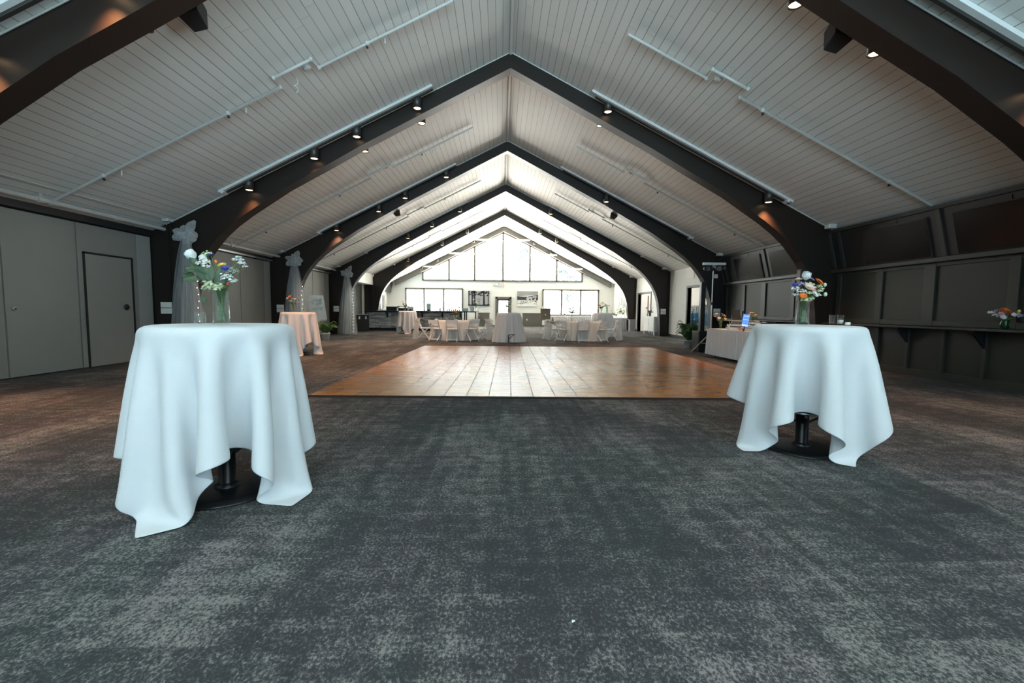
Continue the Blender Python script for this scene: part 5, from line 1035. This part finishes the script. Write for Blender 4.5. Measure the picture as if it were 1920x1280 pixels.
for y in (-.3, .3): MB().tube([(-.1, y-.07, 0), (-.1, y+.07, .21)], .008, 6).tube([(-.1, y+.07, 0), (-.1, y-.07, .21)], .008, 6).build('leg', MT['chrome'], t)
t = thing('laptop', 'open black laptop on the silver shelf of the sound desk', 'laptop', (6.0, 10.8, DZ+.23)); MB().box(-.13, .12, -.19, .19, 0, .018).build('base', MT['blackmetal'], t, bevel=.003); MB().box(-.006, .006, -.19, .19, 0, .25).xf(Matrix.Translation((-.13, 0, .018)) @ Matrix.Rotation(-.2, 4, 'Y')).build('lid', MT['blackmetal'], t)
t = thing('monitor', 'dark monitor at the far side of the sound desk', 'monitor', (6.1, 11.2, DZ)); MB().box(-.02, .02, -.25, .25, .12, .46).build('panel', MT['bezel'], t, bevel=.004); MB().box(-.08, .08, -.08, .08, 0, .015).tube([(0, 0, 0), (0, 0, .15)], .015).build('foot', MT['black'], t)
t = thing('tablet', 'tablet with a bright blue screen upright on the sound desk', 'tablet', (5.32+.22, 9.85, DZ+.10), math.radians(-28)); t.rotation_euler = (math.radians(-10), math.radians(8), math.radians(-24))
MB().box(-.075, .075, 0, .012, 0, .30).build('body', MT['bezel'], t, bevel=.004); MB().box(-.066, .066, -.002, 0, .012, .288).build('display', MT['scrblue'], t)
m = MB(); [m.box(-.05+.03*i, -.032+.03*i, -.003, -.002, z, z+.018) for i in range(4) for z in (.24, .16)]; m.box(-.066, .066, -.003, -.002, .012, .055); m.build('icons', MT['scrlight'], t)
MB().tube([(0, .02, .02), (0, .06, -.10)], .012).build('arm', MT['black'], t)
t = thing('dj_controller', 'slim silver-edged controller deck at the near end of the sound desk', 'controller', (5.95, 9.85, DZ+.16)); MB().box(-.15, .15, -.2, .3, 0, .04).build('deck', MT['blackmetal'], t); MB().box(-.155, -.15, -.2, .3, .0, .04).build('silver_edge', MT['chrome'], t); MB().box(-.12, .12, -.18, .28, -.16, 0).build('stand', MT['black'], t); m = MB(); [m.lathe([(.001, .055), (.05, .055), (.05, .04)], (0, y, 0), 16) for y in (-.08, .16)]; m.build('jog_wheels', MT['silver'], t)
pts = [(5.56, 9.95+.02*i, DZ+.01+.05*abs(math.sin(i*.9))) for i in range(12)]
tag(MB().tube(pts, .008, 6).build('cable', MT['orange']), 'short orange cable looped below the blue tablet', 'cable')
small(5.72, 11.3, DZ+.003, .16, ['petpink', 'petw', 'petyel', 'petpink', 'petw', 'petyel', 'petpeach'], 'pink and cream bouquet at the far end of the sound desk', 'clear vase at the far end of the sound desk', 91, 1.3)
tumbler(5.8, 11.15, DZ+.003, .03, .09, 'small white cup beside the vase on the sound desk', 'paper')
small(5.98, 10.28, DZ+.135, .12, ['petyel', 'petpeach', 'petw', 'petyel', 'petred'], 'small yellow bouquet behind the blue tablet', 'small vase behind the blue tablet', 92, .9)
def pa(x, y, nm):
    t = thing('column_loudspeaker', 'slim black column loudspeaker on its bass box, '+nm, 'loudspeaker', (x, y, 0), group='column loudspeakers by the sound desk')
    MB().box(-.17, .17, -.24, .24, .02, .62).build('bass_box', MT['black'], t, bevel=.015); MB().box(-.175, -.168, -.2, .2, .06, .58).build('grille', MT['blackmetal'], t)
    MB().tube([(0, 0, .6), (0, 0, .95)], .022).build('pole', MT['black'], t); MB().box(-.065, .065, -.07, .07, .62, 2.08).build('column', MT['black'], t, bevel=.01)
    MB().box(-.07, -.062, -.055, .055, 1.0, 2.05).build('column_grille', MT['blackmetal'], t)
    for s in (-1, 1): MB().box(-.15, .15, s*.2-.02, s*.2+.02, 0, .025).build('rubber_foot', MT['gap'], t)
pa(5.98, 12.95, 'at the far end of the sound desk'); pa(6.18, 8.95, 'behind the bouquet of the nearest right table')
t = thing('light_stand', 'tripod stand with a white crossbar carrying stage lights', 'light stand', (5.93, 12.25, 0))
MB().tube([(0, 0, .25), (0, 0, 1.4)], .02).build('lower_pole', MT['silver'], t); MB().tube([(0, 0, 1.4), (0, 0, 2.5)], .014).build('upper_pole', MT['silver'], t)
for a in (20, 140, 260): a = math.radians(a); MB().tube([(0, 0, .6), (.52*math.cos(a), .52*math.sin(a), .015)], .013).tube([(0, 0, .28), (.27*math.cos(a), .27*math.sin(a), .3)], .01).build('leg', MT['silver'], t)
MB().tube([(0, 0, 1.38), (0, 0, 1.46)], .032).build('collar', MT['black'], t)
MB().box(-.3, .34, -.04, .04, 2.49, 2.56).xf(Matrix.Rotation(-.12, 4, 'Y') if False else Matrix.Identity(4)).build('crossbar', MT['trackw'], t, bevel=.006)
def par(x, ry, rx, lb):
    p = thing('stage_light', lb, 'stage light', (5.93+x, 12.25, 2.40), group='stage lights on the crossbar'); M = Matrix.Rotation(ry, 4, 'Z') @ Matrix.Rotation(rx, 4, 'X')
    MB().lathe([(.001, -.08), (.05, -.08), (.068, .0), (.075, .09), (.068, .09)], n=20, M=M).build('housing', MT['black'], p)
    MB().lathe([(.001, .082), (.066, .084)], n=20, M=M).build('lens', MT['chrome'], p); MB().tube([(0, 0, .1), (-.08, 0, .06), (-.08, 0, 0)], .006, 6).tube([(0, 0, .1), (.08, 0, .06), (.08, 0, 0)], .006, 6).build('yoke', MT['black'], p)
par(-.2, .1, 1.7, 'stage light facing the room, leftmost under the crossbar'); par(-.02, .2, .9, 'stage light aimed sideways, second under the crossbar'); par(.14, -.1, 1.7, 'stage light facing the room, third under the crossbar'); par(.30, 1.0, 1.1, 'stage light turned away, rightmost under the crossbar')
# tiny scrap on the carpet
tag(MB().add([(0, 0, .004), (.012, .004, .006), (.016, .016, .004), (.002, .012, .008)], [(0, 1, 2, 3)]).build('paper_scrap', MT['petw'], loc=(.28, 1.594, .001)), 'tiny pale scrap lying on the carpet in the foreground', 'litter')
bpy.context.view_layer.update()
